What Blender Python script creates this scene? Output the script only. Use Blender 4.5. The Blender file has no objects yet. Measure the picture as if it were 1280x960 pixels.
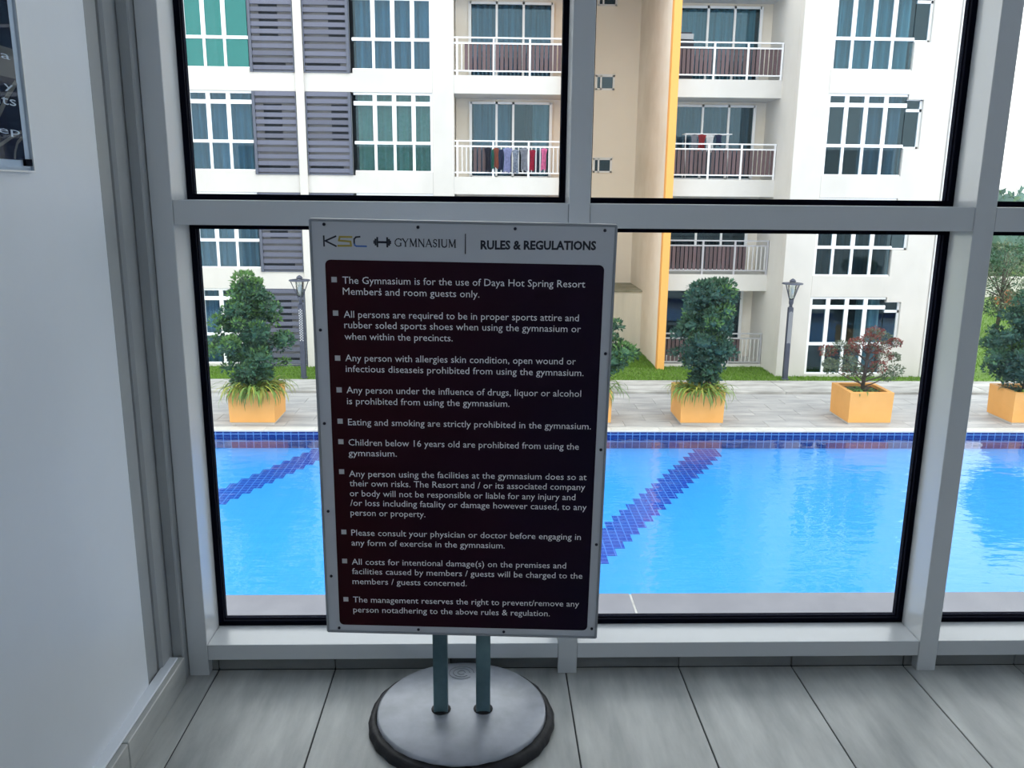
import bpy, bmesh, math, random
from mathutils import Vector, Matrix
import numpy as np

random.seed(7)
D = bpy.data
SC = bpy.context.scene
COL = SC.collection

# ------------------------------------------------------------------ camera
cam = D.cameras.new('camera'); camo = D.objects.new('camera', cam); COL.objects.link(camo)
PITCH, YAW, ROLL = 0.2244615, 0.0296263, 0.0096828
F = Vector((math.sin(YAW) * math.cos(PITCH), math.cos(YAW) * math.cos(PITCH), -math.sin(PITCH)))
RT = Vector((math.cos(YAW), -math.sin(YAW), 0)); UP = RT.cross(F)
R2 = math.cos(ROLL) * RT + math.sin(ROLL) * UP; U2 = -math.sin(ROLL) * RT + math.cos(ROLL) * UP
camo.matrix_world = Matrix(((R2.x, U2.x, -F.x, .7793005), (R2.y, U2.y, -F.y, -2.0748644), (R2.z, U2.z, -F.z, 1.2889947), (0, 0, 0, 1)))
cam.sensor_width = 36; cam.sensor_fit = 'HORIZONTAL'; cam.lens = 36 * 1052.85 / 1280
cam.clip_start = .05; cam.clip_end = 400
SC.camera = camo

# ------------------------------------------------------------------ world: bright overcast sky, whiter near the horizon
W = D.worlds.new('world'); SC.world = W; W.use_nodes = True
nt = W.node_tree; nt.nodes.clear()
wo = nt.nodes.new('ShaderNodeOutputWorld'); bg = nt.nodes.new('ShaderNodeBackground')
tc = nt.nodes.new('ShaderNodeTexCoord'); sx = nt.nodes.new('ShaderNodeSeparateXYZ'); cr = nt.nodes.new('ShaderNodeValToRGB')
nt.links.new(tc.outputs['Generated'], sx.inputs[0]); nt.links.new(sx.outputs['Z'], cr.inputs['Fac'])
cr.color_ramp.elements[0].position = 0.0; cr.color_ramp.elements[0].color = (1.0, .985, .965, 1)
cr.color_ramp.elements[1].position = 1.0; cr.color_ramp.elements[1].color = (.86, .93, 1.0, 1)
nt.links.new(cr.outputs['Color'], bg.inputs['Color']); bg.inputs['Strength'].default_value = 2.5
nt.links.new(bg.outputs[0], wo.inputs[0])

# ------------------------------------------------------------------ soft sun behind thin cloud
sl = D.lights.new('sun', 'SUN'); sl.energy = 1.1; sl.angle = math.radians(35); sl.color = (1, .97, .92)
so = D.objects.new('sun', sl); COL.objects.link(so)
so.rotation_euler = Vector((-.42, .62, -.95)).to_track_quat('-Z', 'Y').to_euler()
# unseen fill light added to the room: two flush ceiling panels (their fixtures are built with the ceiling)
FILL_LAMPS = [(1.2, -2.9), (3.1, -2.9)]
for lx, ly in FILL_LAMPS:
    al = D.lights.new('fill_panel_light', 'AREA'); al.shape = 'RECTANGLE'; al.size = .56; al.size_y = .56
    al.energy = 3.0; al.color = (.92, .96, 1.0)
    ao = D.objects.new('fill_panel_light', al); COL.objects.link(ao); ao.location = (lx, ly, 3.385)
SC.view_settings.view_transform = 'Standard'; SC.view_settings.look = 'None'
SC.view_settings.gamma = 1; SC.view_settings.use_curve_mapping = False
SC.view_settings.exposure = 0.0

# ------------------------------------------------------------------ materials
def mat(name, col, rough=.6, metal=0, spec=.5, var=None, vscale=3.0, vstretch=(1, 1, 1), bump=0, bscale=60, rand=0, island=0, translucent=0):
    m = D.materials.new(name); m.use_nodes = True; t = m.node_tree; b = t.nodes['Principled BSDF']
    b.inputs['Roughness'].default_value = rough; b.inputs['Metallic'].default_value = metal
    b.inputs['Specular IOR Level'].default_value = spec
    b.inputs['Base Color'].default_value = (*col, 1)
    out = None
    tcn = t.nodes.new('ShaderNodeTexCoord')
    if var:
        mp = t.nodes.new('ShaderNodeMapping'); mp.inputs['Scale'].default_value = vstretch
        t.links.new(tcn.outputs['Object'], mp.inputs['Vector'])
        if rand:
            oi = t.nodes.new('ShaderNodeObjectInfo'); cx = t.nodes.new('ShaderNodeVectorMath'); cx.operation = 'SCALE'
            cx.inputs[0].default_value = (37, 91, 13); t.links.new(oi.outputs['Random'], cx.inputs['Scale'])
            t.links.new(cx.outputs[0], mp.inputs['Location'])
        n = t.nodes.new('ShaderNodeTexNoise'); n.inputs['Scale'].default_value = vscale; n.inputs['Detail'].default_value = 6
        n.inputs['Roughness'].default_value = .6
        t.links.new(mp.outputs[0], n.inputs['Vector'])
        r = t.nodes.new('ShaderNodeValToRGB'); r.color_ramp.elements[0].position = .35; r.color_ramp.elements[1].position = .65
        r.color_ramp.elements[0].color = (*var, 1); r.color_ramp.elements[1].color = (*col, 1)
        t.links.new(n.outputs['Fac'], r.inputs['Fac']); out = r.outputs['Color']
    if rand or island:
        h = t.nodes.new('ShaderNodeHueSaturation')
        if out: t.links.new(out, h.inputs['Color'])
        else: h.inputs['Color'].default_value = (*col, 1)
        mr = t.nodes.new('ShaderNodeMapRange'); a = rand or island
        mr.inputs['To Min'].default_value = 1 - a; mr.inputs['To Max'].default_value = 1 + a
        if island:
            g = t.nodes.new('ShaderNodeNewGeometry'); t.links.new(g.outputs['Random Per Island'], mr.inputs['Value'])
        else:
            oi = t.nodes.new('ShaderNodeObjectInfo'); t.links.new(oi.outputs['Random'], mr.inputs['Value'])
        t.links.new(mr.outputs[0], h.inputs['Value']); out = h.outputs['Color']
    if out: t.links.new(out, b.inputs['Base Color'])
    if bump:
        n2 = t.nodes.new('ShaderNodeTexNoise'); n2.inputs['Scale'].default_value = bscale; n2.inputs['Detail'].default_value = 4
        t.links.new(tcn.outputs['Object'], n2.inputs['Vector'])
        bp = t.nodes.new('ShaderNodeBump'); bp.inputs['Strength'].default_value = bump; bp.inputs['Distance'].default_value = .01
        t.links.new(n2.outputs['Fac'], bp.inputs['Height']); t.links.new(bp.outputs[0], b.inputs['Normal'])
    if translucent:
        tr = t.nodes.new('ShaderNodeBsdfTranslucent'); mx = t.nodes.new('ShaderNodeMixShader'); mx.inputs[0].default_value = translucent
        if out: t.links.new(out, tr.inputs['Color'])
        else: tr.inputs['Color'].default_value = (*col, 1)
        o = t.nodes['Material Output']; t.links.new(b.outputs[0], mx.inputs[1]); t.links.new(tr.outputs[0], mx.inputs[2]); t.links.new(mx.outputs[0], o.inputs['Surface'])
    return m

def glassmat(name, tint, refl=1.0, ior=1.5, rough=0.0, mincoef=0.0, gloss=(1, 1, 1), bump=None):
    m = D.materials.new(name); m.use_nodes = True; t = m.node_tree; t.nodes.clear()
    o = t.nodes.new('ShaderNodeOutputMaterial'); mx = t.nodes.new('ShaderNodeMixShader')
    tr = t.nodes.new('ShaderNodeBsdfTransparent'); gl = t.nodes.new('ShaderNodeBsdfGlossy'); fr = t.nodes.new('ShaderNodeFresnel')
    tr.inputs['Color'].default_value = (*tint, 1); gl.inputs['Roughness'].default_value = rough; fr.inputs['IOR'].default_value = ior
    gl.inputs['Color'].default_value = (*gloss, 1)
    ma = t.nodes.new('ShaderNodeMath'); ma.operation = 'MULTIPLY_ADD'; ma.inputs[1].default_value = refl; ma.inputs[2].default_value = mincoef
    ma.use_clamp = True
    t.links.new(fr.outputs[0], ma.inputs[0]); t.links.new(ma.outputs[0], mx.inputs[0]); t.links.new(tr.outputs[0], mx.inputs[1])
    t.links.new(gl.outputs[0], mx.inputs[2]); t.links.new(mx.outputs[0], o.inputs[0])
    if bump:
        tcn = t.nodes.new('ShaderNodeTexCoord'); mp = t.nodes.new('ShaderNodeMapping'); mp.inputs['Scale'].default_value = bump[2]
        n = t.nodes.new('ShaderNodeTexNoise'); n.inputs['Scale'].default_value = bump[1]; n.inputs['Detail'].default_value = 3
        bp = t.nodes.new('ShaderNodeBump'); bp.inputs['Strength'].default_value = bump[0]; bp.inputs['Distance'].default_value = .05
        t.links.new(tcn.outputs['Object'], mp.inputs[0]); t.links.new(mp.outputs[0], n.inputs['Vector']); t.links.new(n.outputs['Fac'], bp.inputs['Height'])
        t.links.new(bp.outputs[0], gl.inputs['Normal']); t.links.new(bp.outputs[0], fr.inputs['Normal'])
    return m

def tilemat(name, c1, c2, grout, size, rough=.25, mortar=.06):
    m = D.materials.new(name); m.use_nodes = True; t = m.node_tree; b = t.nodes['Principled BSDF']; b.inputs['Roughness'].default_value = rough
    g = t.nodes.new('ShaderNodeNewGeometry'); s = t.nodes.new('ShaderNodeSeparateXYZ'); t.links.new(g.outputs['Position'], s.inputs[0])
    ad = t.nodes.new('ShaderNodeMath'); ad.operation = 'ADD'; t.links.new(s.outputs['Y'], ad.inputs[0]); t.links.new(s.outputs['Z'], ad.inputs[1])
    c = t.nodes.new('ShaderNodeCombineXYZ'); t.links.new(s.outputs['X'], c.inputs['X']); t.links.new(ad.outputs[0], c.inputs['Y'])
    br = t.nodes.new('ShaderNodeTexBrick'); br.offset = 0; br.inputs['Scale'].default_value = 1
    br.inputs['Brick Width'].default_value = size; br.inputs['Row Height'].default_value = size
    br.inputs['Mortar Size'].default_value = size * mortar; br.inputs['Mortar Smooth'].default_value = .1; br.inputs['Bias'].default_value = 0
    br.inputs['Color1'].default_value = (*c1, 1); br.inputs['Color2'].default_value = (*c2, 1); br.inputs['Mortar'].default_value = (*grout, 1)
    t.links.new(c.outputs[0], br.inputs['Vector']); t.links.new(br.outputs['Color'], b.inputs['Base Color'])
    return m

M = {}
M['wall_paint'] = mat('interior wall paint', (.84, .885, .95), .5, bump=.12, bscale=9, var=(.79, .835, .90), vscale=1.4)
M['ceiling'] = mat('ceiling paint', (.75, .76, .77), .8)
M['frame'] = mat('powder coated aluminium', (.66, .685, .71), .24, spec=.8, bump=.03, bscale=300)
M['frame_side'] = M['frame']
M['reveal'] = mat('painted closing strip', (.40, .42, .43), .5, bump=.08, bscale=40, var=(.36, .38, .40), vscale=4)
M['gasket'] = mat('black rubber gasket', (.004, .005, .012), .9, spec=.04)
M['floor_tile'] = mat('veined grey floor tile', (.56, .57, .55), .32, spec=.5, var=(.36, .375, .37), vscale=2.4, vstretch=(6, 1.1, 6), rand=.05, bump=.03, bscale=120)
M['skirt_tile'] = mat('shaded skirting tile', (.27, .28, .28), .4, var=(.20, .21, .215), vscale=4, rand=.06)  # floor tile darkened: shade under the sill rail is put into its colour
M['grout'] = mat('dark grout', (.06, .065, .07), .9)
M['sign_sheet'] = mat('grey painted sign sheet', (.58, .60, .65), .45, bump=.03, bscale=30)
M['sign_edge'] = mat('sign edge trim', (.30, .32, .35), .4)
def signprint():
    m = mat('dark maroon sign print', (.017, .004, .010), .38, spec=.12)
    t = m.node_tree; b = t.nodes['Principled BSDF']; tcn = t.nodes.new('ShaderNodeTexCoord'); s = t.nodes.new('ShaderNodeSeparateXYZ')
    t.links.new(tcn.outputs['Object'], s.inputs[0]); mr = t.nodes.new('ShaderNodeMapRange')
    mr.inputs['From Min'].default_value = -.3; mr.inputs['From Max'].default_value = .3
    n = t.nodes.new('ShaderNodeTexNoise'); n.inputs['Scale'].default_value = 5; t.links.new(tcn.outputs['Object'], n.inputs['Vector'])
    t.links.new(s.outputs['X'], mr.inputs['Value'])
    ad = t.nodes.new('ShaderNodeMath'); ad.operation = 'MULTIPLY_ADD'; ad.inputs[1].default_value = .6; ad.inputs[2].default_value = -.3
    t.links.new(n.outputs['Fac'], ad.inputs[0]); a2 = t.nodes.new('ShaderNodeMath'); t.links.new(ad.outputs[0], a2.inputs[0]); t.links.new(mr.outputs[0], a2.inputs[1])
    r = t.nodes.new('ShaderNodeValToRGB'); r.color_ramp.elements[0].color = (.034, .004, .008, 1); r.color_ramp.elements[1].color = (.010, .005, .020, 1)
    t.links.new(a2.outputs[0], r.inputs['Fac']); t.links.new(r.outputs[0], b.inputs['Base Color'])
    return m
M['sign_print'] = signprint()
M['letter'] = mat('pale grey lettering', (.92, .92, .95), .5)
M['bullet'] = mat('grey bullet', (.58, .58, .60), .5)
M['ink'] = mat('dark blue black ink', (.006, .008, .022), .4)
M['gold'] = mat('ochre ink', (.42, .33, .06), .4)
M['blue_ink'] = mat('blue ink', (.06, .17, .50), .4)
M['post'] = mat('teal grey steel post', (.13, .23, .26), .4, spec=.5, var=(.06, .12, .15), vscale=8)
M['base'] = mat('brushed silver base plate', (.50, .52, .58), .34, metal=.10, var=(.33, .35, .39), vscale=9, bump=.05, bscale=25)
M['rubber'] = mat('black rubber skirt', (.012, .012, .016), .6, bump=.3, bscale=40)
M['screw'] = mat('dark screw', (.03, .03, .05), .4, metal=.6)
M['plaster'] = mat('white exterior render', (.66, .64, .605), .85, var=(.575, .56, .53), vscale=.55, vstretch=(1, 1, .7), bump=.1, bscale=3)
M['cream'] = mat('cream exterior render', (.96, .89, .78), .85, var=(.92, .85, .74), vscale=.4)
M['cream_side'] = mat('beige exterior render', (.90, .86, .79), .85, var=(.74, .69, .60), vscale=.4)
M['low_cream'] = mat('pale render with stains', (.82, .78, .68), .85, var=(.60, .58, .50), vscale=.5, vstretch=(2.5, 2.5, .25))
M['orange'] = mat('orange painted render', (.84, .42, .11), .8)
M['soffit'] = mat('grey soffit render', (.55, .54, .50), .85)
M['ledge'] = mat('mossy concrete ledge', (.34, .32, .24), .9, var=(.22, .22, .15), vscale=1.5)
M['white_frame'] = mat('white aluminium frame', (.88, .90, .92), .45)
M['rail'] = mat('white painted rail', (.82, .83, .85), .45)
M['greyrail'] = mat('grey painted rail', (.42, .42, .45), .45)
M['board'] = mat('brown balcony board', (.095, .060, .066), .6, rand=.25)
M['bal_white'] = mat('pale baluster', (.60, .60, .60), .5, rand=.1)
M['slat'] = mat('grey violet louvre slat', (.105, .115, .165), .45, rand=.16)
M['louvre_frame'] = mat('grey blue louvre frame', (.085, .10, .14), .45)
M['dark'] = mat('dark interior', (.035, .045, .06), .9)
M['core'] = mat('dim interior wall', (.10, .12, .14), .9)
M['bglass'] = glassmat('tinted window glass', (.54, .70, .76), refl=.6, mincoef=.02, gloss=(.7, .9, 1))
M['tealglass'] = glassmat('teal window glass', (.16, .62, .60), refl=1.2, mincoef=.10, gloss=(.30, .85, .85))
M['pane'] = glassmat('clear pane', (.97, .985, .98), refl=.6, ior=1.4)
M['water'] = glassmat('pool water', (.78, .97, 1.0), refl=1.0, ior=1.33, rough=.012, bump=(.26, 2.0, (1, 1.9, 1)))
M['lampglass'] = glassmat('lamp glass', (.8, .85, .85), refl=1, mincoef=.1)
M['acrylic'] = glassmat('clear poster sleeve', (.88, .92, .96), refl=.04, mincoef=0)
M['pool_floor'] = tilemat('pale blue pool mosaic', (.07, .39, .84), (.065, .38, .82), (.10, .42, .86), .10, .4, .04)
M['pool_band'] = tilemat('cobalt pool tile', (.004, .022, .16), (.005, .028, .19), (.10, .22, .50), .18, .2, .06)
M['lane'] = tilemat('violet blue lane tile', (.03, .045, .33), (.012, .05, .36), (.14, .24, .62), .15, .25, .07)
M['deck_tile'] = mat('pale grey deck tile', (.46, .45, .44), .6, var=(.30, .30, .305), vscale=1.3, vstretch=(.8, 3, 1), rand=.05)
M['coping'] = mat('white pool coping', (.60, .59, .56), .6, var=(.52, .51, .48), vscale=3)
M['coping_grey'] = mat('mauve grey coping slab', (.19, .19, .215), .6, var=(.165, .165, .19), vscale=2, rand=.04)
M['concrete'] = mat('weathered concrete', (.52, .51, .49), .9, var=(.27, .265, .25), vscale=1.3, vstretch=(.6, 2.0, 1), bump=.3, bscale=8)
M['grass'] = mat('lawn soil and grass', (.115, .215, .025), .95, var=(.08, .15, .02), vscale=1.2)
M['blade'] = mat('grass blade', (.14, .27, .03), .8, island=.3, translucent=.3)
M['planter'] = mat('orange painted planter', (.80, .40, .115), .65, var=(.75, .37, .10), vscale=3)
M['plinth'] = mat('pale stone plinth', (.60, .58, .55), .8)
M['soil'] = mat('dark soil', (.05, .04, .03), .95)
M['leaf'] = mat('dark green needle foliage', (.050, .125, .068), .7, island=.6, translucent=.25)
M['leaf_blue'] = mat('blue green needle foliage', (.040, .108, .082), .7, island=.5, translucent=.25)
M['leaf_light'] = mat('bright green leaf tips', (.115, .24, .070), .7, island=.4, translucent=.3)
M['leaf_red'] = mat('reddish brown leaves', (.22, .065, .05), .7, island=.5, translucent=.3)
M['leaf_olive'] = mat('grey olive leaves', (.15, .19, .12), .7, island=.5, translucent=.3)
M['strap'] = mat('strap leaves', (.16, .27, .055), .6, island=.5, translucent=.3)
M['strap_y'] = mat('yellowing strap leaves', (.34, .35, .06), .6, island=.4, translucent=.3)
M['bark'] = mat('grey brown bark', (.10, .08, .07), .9, var=(.06, .05, .045), vscale=10)
M['pole'] = mat('dark slate lamp metal', (.055, .065, .10), .45)
M['white_dot'] = mat('white pole inlay', (.75, .78, .80), .5)
M['emblem'] = mat('dark red emblem', (.28, .05, .03), .6)

# ------------------------------------------------------------------ geometry helpers
class MB:
    def __init__(s): s.bm = bmesh.new(); s.mi = 0
    def box(s, x0, x1, y0, y1, z0, z1, bev=0, mtx=None):
        r = bmesh.ops.create_cube(s.bm, size=1); vs = r['verts']
        bmesh.ops.scale(s.bm, verts=vs, vec=(abs(x1 - x0), abs(y1 - y0), abs(z1 - z0)))
        bmesh.ops.translate(s.bm, verts=vs, vec=((x0 + x1) / 2, (y0 + y1) / 2, (z0 + z1) / 2))
        fs = {f for v in vs for f in v.link_faces}
        if bev:
            es = list({e for v in vs for e in v.link_edges})
            rr = bmesh.ops.bevel(s.bm, geom=es, offset=bev, segments=1, affect='EDGES', profile=.5)
            fs = {f for f in s.bm.faces if f in fs} | set(rr['faces']); vs = list({v for f in fs for v in f.verts})
        for f in fs:
            if f.is_valid: f.material_index = s.mi
        if mtx is not None: bmesh.ops.transform(s.bm, matrix=mtx, verts=[v for v in vs if v.is_valid])
        return s
    def tube(s, pts, rad, n=6, cap=True):
        pts = [Vector(p) for p in pts]; rs = rad if isinstance(rad, (list, tuple)) else [rad] * len(pts)
        rings = []; prev = None
        for i, p in enumerate(pts):
            d = (pts[min(i + 1, len(pts) - 1)] - pts[max(i - 1, 0)]).normalized()
            a = Vector((0, 0, 1)) if abs(d.z) < .9 else Vector((1, 0, 0))
            if prev is not None: a = prev
            u = (a - d * a.dot(d)).normalized(); v = d.cross(u); prev = u
            rings.append([s.bm.verts.new(p + rs[i] * (math.cos(2 * math.pi * k / n) * u + math.sin(2 * math.pi * k / n) * v)) for k in range(n)])
        for a, b in zip(rings, rings[1:]):
            for k in range(n):
                f = s.bm.faces.new((a[k], a[(k + 1) % n], b[(k + 1) % n], b[k])); f.material_index = s.mi; f.smooth = n > 6
        if cap:
            s.bm.faces.new(rings[0][::-1]).material_index = s.mi; s.bm.faces.new(rings[-1]).material_index = s.mi
        return s
    def lathe(s, prof, n=48, c=(0, 0), close=True, jitter=None):
        rings = []
        for (r, z) in prof:
            rings.append([s.bm.verts.new((c[0] + (r + (jitter(k, z) if jitter else 0)) * math.cos(2 * math.pi * k / n), c[1] + (r + (jitter(k, z) if jitter else 0)) * math.sin(2 * math.pi * k / n), z)) for k in range(n)])
        for a, b in zip(rings, rings[1:]):
            for k in range(n):
                f = s.bm.faces.new((a[k], a[(k + 1) % n], b[(k + 1) % n], b[k])); f.material_index = s.mi; f.smooth = True
        if close:
            s.bm.faces.new(rings[0][::-1]).material_index = s.mi; s.bm.faces.new(rings[-1]).material_index = s.mi
        return s
    def poly(s, pts, y0, y1):   # polygon in XZ extruded in Y
        a = [s.bm.verts.new((x, y0, z)) for x, z in pts]; b = [s.bm.verts.new((x, y1, z)) for x, z in pts]
        s.bm.faces.new(a).material_index = s.mi; s.bm.faces.new(b[::-1]).material_index = s.mi; n = len(a)
        for k in range(n): s.bm.faces.new((a[(k + 1) % n], a[k], b[k], b[(k + 1) % n])).material_index = s.mi
        return s
    def mesh(s, name, *mats):
        bmesh.ops.recalc_face_normals(s.bm, faces=s.bm.faces[:])
        me = D.meshes.new(name); s.bm.to_mesh(me); s.bm.free()
        for m in mats: me.materials.append(M[m] if isinstance(m, str) else m)
        return me
    def build(s, name, mats, parent=None, **kw):
        if not isinstance(mats, (list, tuple)): mats = [mats]
        return link(name, s.mesh(name, *mats), parent, **kw)

def link(name, me, parent=None, loc=None, **kw):
    o = D.objects.new(name, me); COL.objects.link(o)
    if loc is not None: o.location = loc
    if parent is not None:
        o.parent = parent; o.matrix_parent_inverse = PW(parent).inverted()
    for k, v in kw.items(): o[k] = v
    return o
def PW(o):
    m = o.matrix_basis.copy()
    if o.parent is not None: m = PW(o.parent) @ o.matrix_parent_inverse @ m
    return m
def thing(name, loc, label=None, cat=None, group=None, kind=None, rot=None):
    o = D.objects.new(name, None); COL.objects.link(o); o.location = loc; o.empty_display_size = .1
    if rot: o.rotation_euler = rot
    return tag(o, label, cat, group, kind)
def tag(o, label=None, cat=None, group=None, kind=None):
    for k, v in (('label', label), ('category', cat), ('group', group), ('kind', kind)):
        if v: o[k] = v
    return o
def box(name, x0, x1, y0, y1, z0, z1, m, parent=None, bev=0, **kw):
    return MB().box(x0, x1, y0, y1, z0, z1, bev).build(name, m, parent, **kw)

# ================================================================== THE ROOM (window plane front face y = 0, floor z = 0)
RX0, RX1, RY0, RZ1 = -.06, 4.06, -4.6, 3.40
wl = box('wall_left', -.26, RX0, RY0 - .2, -.165, -.15, RZ1 + .2, 'wall_paint', bev=.012, kind='structure')
box('wall_right', RX1, RX1 + .2, RY0 - .2, .14, -.15, RZ1 + .2, 'wall_paint', kind='structure')
box('wall_back', RX0 - .2, RX1 + .2, RY0 - .2, RY0, -.15, RZ1 + .2, 'wall_paint', kind='structure')
ce = box('ceiling', RX0 - .2, RX1 + .2, RY0 - .2, .2, RZ1, RZ1 + .2, 'ceiling', kind='structure')
for lx, ly in FILL_LAMPS:  # housings and glowing diffusers for the added fill panels
    em = D.materials.get('glowing fill diffuser')
    if not em:
        em = D.materials.new('glowing fill diffuser'); em.use_nodes = True
        em.node_tree.nodes['Principled BSDF'].inputs['Emission Color'].default_value = (.9, .95, 1, 1)
        em.node_tree.nodes['Principled BSDF'].inputs['Emission Strength'].default_value = 1.2
    t = thing('fill_panel', (lx, ly, RZ1), 'square white ceiling panel added as unseen fill light ' + ('above the sign side of the room' if lx < 2 else 'nearer the right wall'), 'light', 'added fill light panels behind the camera')
    mb = MB()
    for a, b_, c_, d_ in ((-.31, .31, -.31, -.29), (-.31, .31, .29, .31), (-.31, -.29, -.29, .29), (.29, .31, -.29, .29)): mb.box(lx + a, lx + b_, ly + c_, ly + d_, RZ1 - .02, RZ1)
    mb.build('frame', 'white_frame', t)
    link('diffuser', MB().box(lx - .29, lx + .29, ly - .29, ly + .29, RZ1 - .010, RZ1 - .002).mesh('diffuser', em), t)

# floor: grout bed, then each tile
fl = box('floor', RX0 - .2, RX1 + .2, RY0 - .2, .14, -.15, -.004, 'grout', kind='structure')
TW, T0, TL = .31773, .36167, .64
def tile_mesh(w, l, h=.004, m='floor_tile'):
    return MB().box(-w / 2, w / 2, -l / 2, l / 2, -h, 0, .0012).mesh('tile', m)
full = tile_mesh(TW - .0035, TL - .0035)
k = -1
while T0 + k * TW < RX1:
    xa, xb = T0 + k * TW, min(T0 + (k + 1) * TW, RX1)
    if k == -1: xa = max(xa, RX0)
    for j in range(8):
        yb = .03 - j * TL; ya = max(yb - TL, RY0)
        if ya >= yb: continue
        w, l = xb - xa, yb - ya
        me = full if abs(w - TW) < 1e-4 and abs(l - TL) < 1e-4 else tile_mesh(w - .0035, l - .0035)
        link('tile', me, fl, ((xa + xb) / 2, (ya + yb) / 2, 0))
    k += 1
# the narrow cut strip of tile along the left wall
xa, xb = RX0, T0 - TW
for j in range(8):
    yb = .03 - j * TL; ya = max(yb - TL, RY0)
    if ya < yb: link('tile', tile_mesh(xb - xa - .0035, yb - ya - .0035), fl, ((xa + xb) / 2, (ya + yb) / 2, 0))

# skirting: left wall, three long tiles; behind the mullions, one tile per floor tile
bl = thing('baseboard_left', (-.04, -.4, 0), kind='structure')
yy = -.035
for L_ in (.36, .60, .60, .60, .60, .60, .60, .60):
    y2 = max(yy - L_, RY0)
    MB().box(RX0, -.022, y2 + .003, yy, .0, .078, .002).build('tile', 'floor_tile', bl)
    yy = y2
    if yy <= RY0: break
MB().box(RX0 - .002, -.035, RY0 + .01, -.045, .078, .084, .002).build('sealant_bead', 'wall_paint', bl)
bb = thing('baseboard_front', (1, .03, 0), kind='structure')
box('backing', RX0, RX1, .042, .10, -.01, .046, 'grout', bb)
x = T0 - 2 * TW
while x < RX1:
    a, b_ = max(x, RX0) + .0015, min(x + TW, RX1) - .0015
    if b_ - a > .02: MB().box(a, b_, .030, .042, .0, .043, .001).build('tile', 'skirt_tile', bb)
    x += TW

# strips closing the gap between plastered wall and first mullion
tr1 = thing('trim_1', (-.05, -.08, 0), kind='structure')
box('closing_strip', -.12, -.066, -.165, -.102, -.0, RZ1, 'reveal', tr1, bev=.004)
MB().box(-.12, -.056, -.100, -.004, .0, RZ1, .007).build('closing_strip', 'reveal', tr1)
MB().box(-.056, -.0275, -.030, .10, .0, RZ1, .003).build('closing_strip', 'reveal', tr1)
box('wall_stub', -.26, -.12, -.165, .14, -.15, RZ1, 'wall_paint', tr1)

# window wall: mullions, transoms, bottom rails
HW = .026; YG = .112; DEP = .137
tr2 = thing('trim_2', (2, .05, 0), kind='structure')
ZT, ZB = 1.2625, 1.204
for i in range(5):
    box('mullion', i - HW, i + HW, 0, DEP, 0, RZ1, 'frame', tr2, bev=.0015)
for i in range(4):
    x0, x1 = i + HW + .0008, i + 1 - HW - .0008
    box('transom', x0, x1, .0015, DEP - .002, ZB, ZT, 'frame', tr2, bev=.0012)
    box('transom', x0, x1, .0015, DEP - .002, 2.42, 2.478, 'frame', tr2, bev=.0012)
    box('transom', x0, x1, .0015, DEP - .002, RZ1 - .06, RZ1, 'frame', tr2, bev=.0012)
    box('sill_rail', x0, x1, .0015, DEP - .002, .046, .0905, 'frame', tr2, bev=.0012)
# thin bead where the cover profiles of mullion and transom meet
n = 0
for i in range(4):
    for (z0, z1) in ((.0905, ZB), (ZT, 2.42), (2.478, RZ1 - .06)):
        n += 1
        x0, x1 = i + HW, i + 1 - HW
        w = thing('window_%d' % n, ((x0 + x1) / 2, YG, z0), kind='structure')
        box('glass_pane', x0 + .004, x1 - .004, YG + .004, YG + .010, z0 + .003, z1 - .003, 'pane', w)
        g = .0140; mb = MB()
        for (a, b_, c_, d_) in ((x0, x0 + g, z0, z1), (x1 - g, x1, z0, z1), (x0 + g, x1 - g, z0, z0 + g), (x0 + g, x1 - g, z1 - g, z1)):
            mb.box(a, b_, YG - .006, YG + .0035, c_, d_); mb.box(a, b_, YG + .0105, DEP + .002, c_, d_)
        mb.build('gasket', 'gasket', w)

# storey of our own building under the floor, with a plain outer face
G = -4.36
box('wall_outer', -14, 24, .17, .6, G, -.16, 'plaster', kind='structure')
box('wall_outer.001', -14, -.28, -.1, .17, -.16, 3.6, 'plaster', kind='structure')
box('wall_outer.002', 4.28, 24, -.1, .17, -.16, 3.6, 'plaster', kind='structure')
box('roof_slab', -14, 24, -8, .17, 3.61, 3.8, 'plaster', kind='structure')

# ================================================================== THE SIGN
sg = thing('rules_sign', (.7185, -.208, 0), 'grey framed maroon rules and regulations board on twin teal posts and round base', 'sign')
MB().lathe([(.2085, .010), (.2105, .014), (.2085, .034), (.204, .0365), (0.06, .0375), (.001, .0378)], 96, (.7175, -.208)).build('base_disc', 'base', sg, label='round scuffed silver base plate')
mb = MB()
def jit(k, z): return (.0012) * math.sin(k * 1.7) + .0008 * math.sin(k * .6 + z * 90)
mb.lathe([(.229, .001), (.2305, .006), (.226, .020), (.2115, .029), (.2108, .012)], 96, (.7175, -.208), jitter=jit)
mb.build('rubber_ring', 'rubber', sg)
mb = MB()   # spiral weld mark pressed into the plate top
for r_ in (.010, .022, .033):
    mb.tube([(.712 + r_ * math.cos(a * .3927), -.055 + r_ * .9 * math.sin(a * .3927), .0385) for a in range(15)], .0012, 4)
mb.build('centre_mark', 'sign_edge', sg)
lean = math.tan(.04388)
for px in (.6665, .7705):
    mb = MB(); mb.box(-.0175, .0175, -.0175, .0175, 0, .80, .002)
    sh = Matrix(((1, 0, 0, px), (0, 1, -lean, -.2155), (0, 0, 1, .037), (0, 0, 0, 1)))
    bmesh.ops.transform(mb.bm, matrix=sh, verts=mb.bm.verts)
    p = mb.build('post', 'post', sg)
    MB().lathe([(.024, .0372), (.024, .040), (.019, .0425)], 16, (px, -.2165)).build('weld_collar', 'rubber', p)
BW, BH = .6344, .9604
cy_, sy_ = math.cos(-.04099), math.sin(-.04099)
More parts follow.
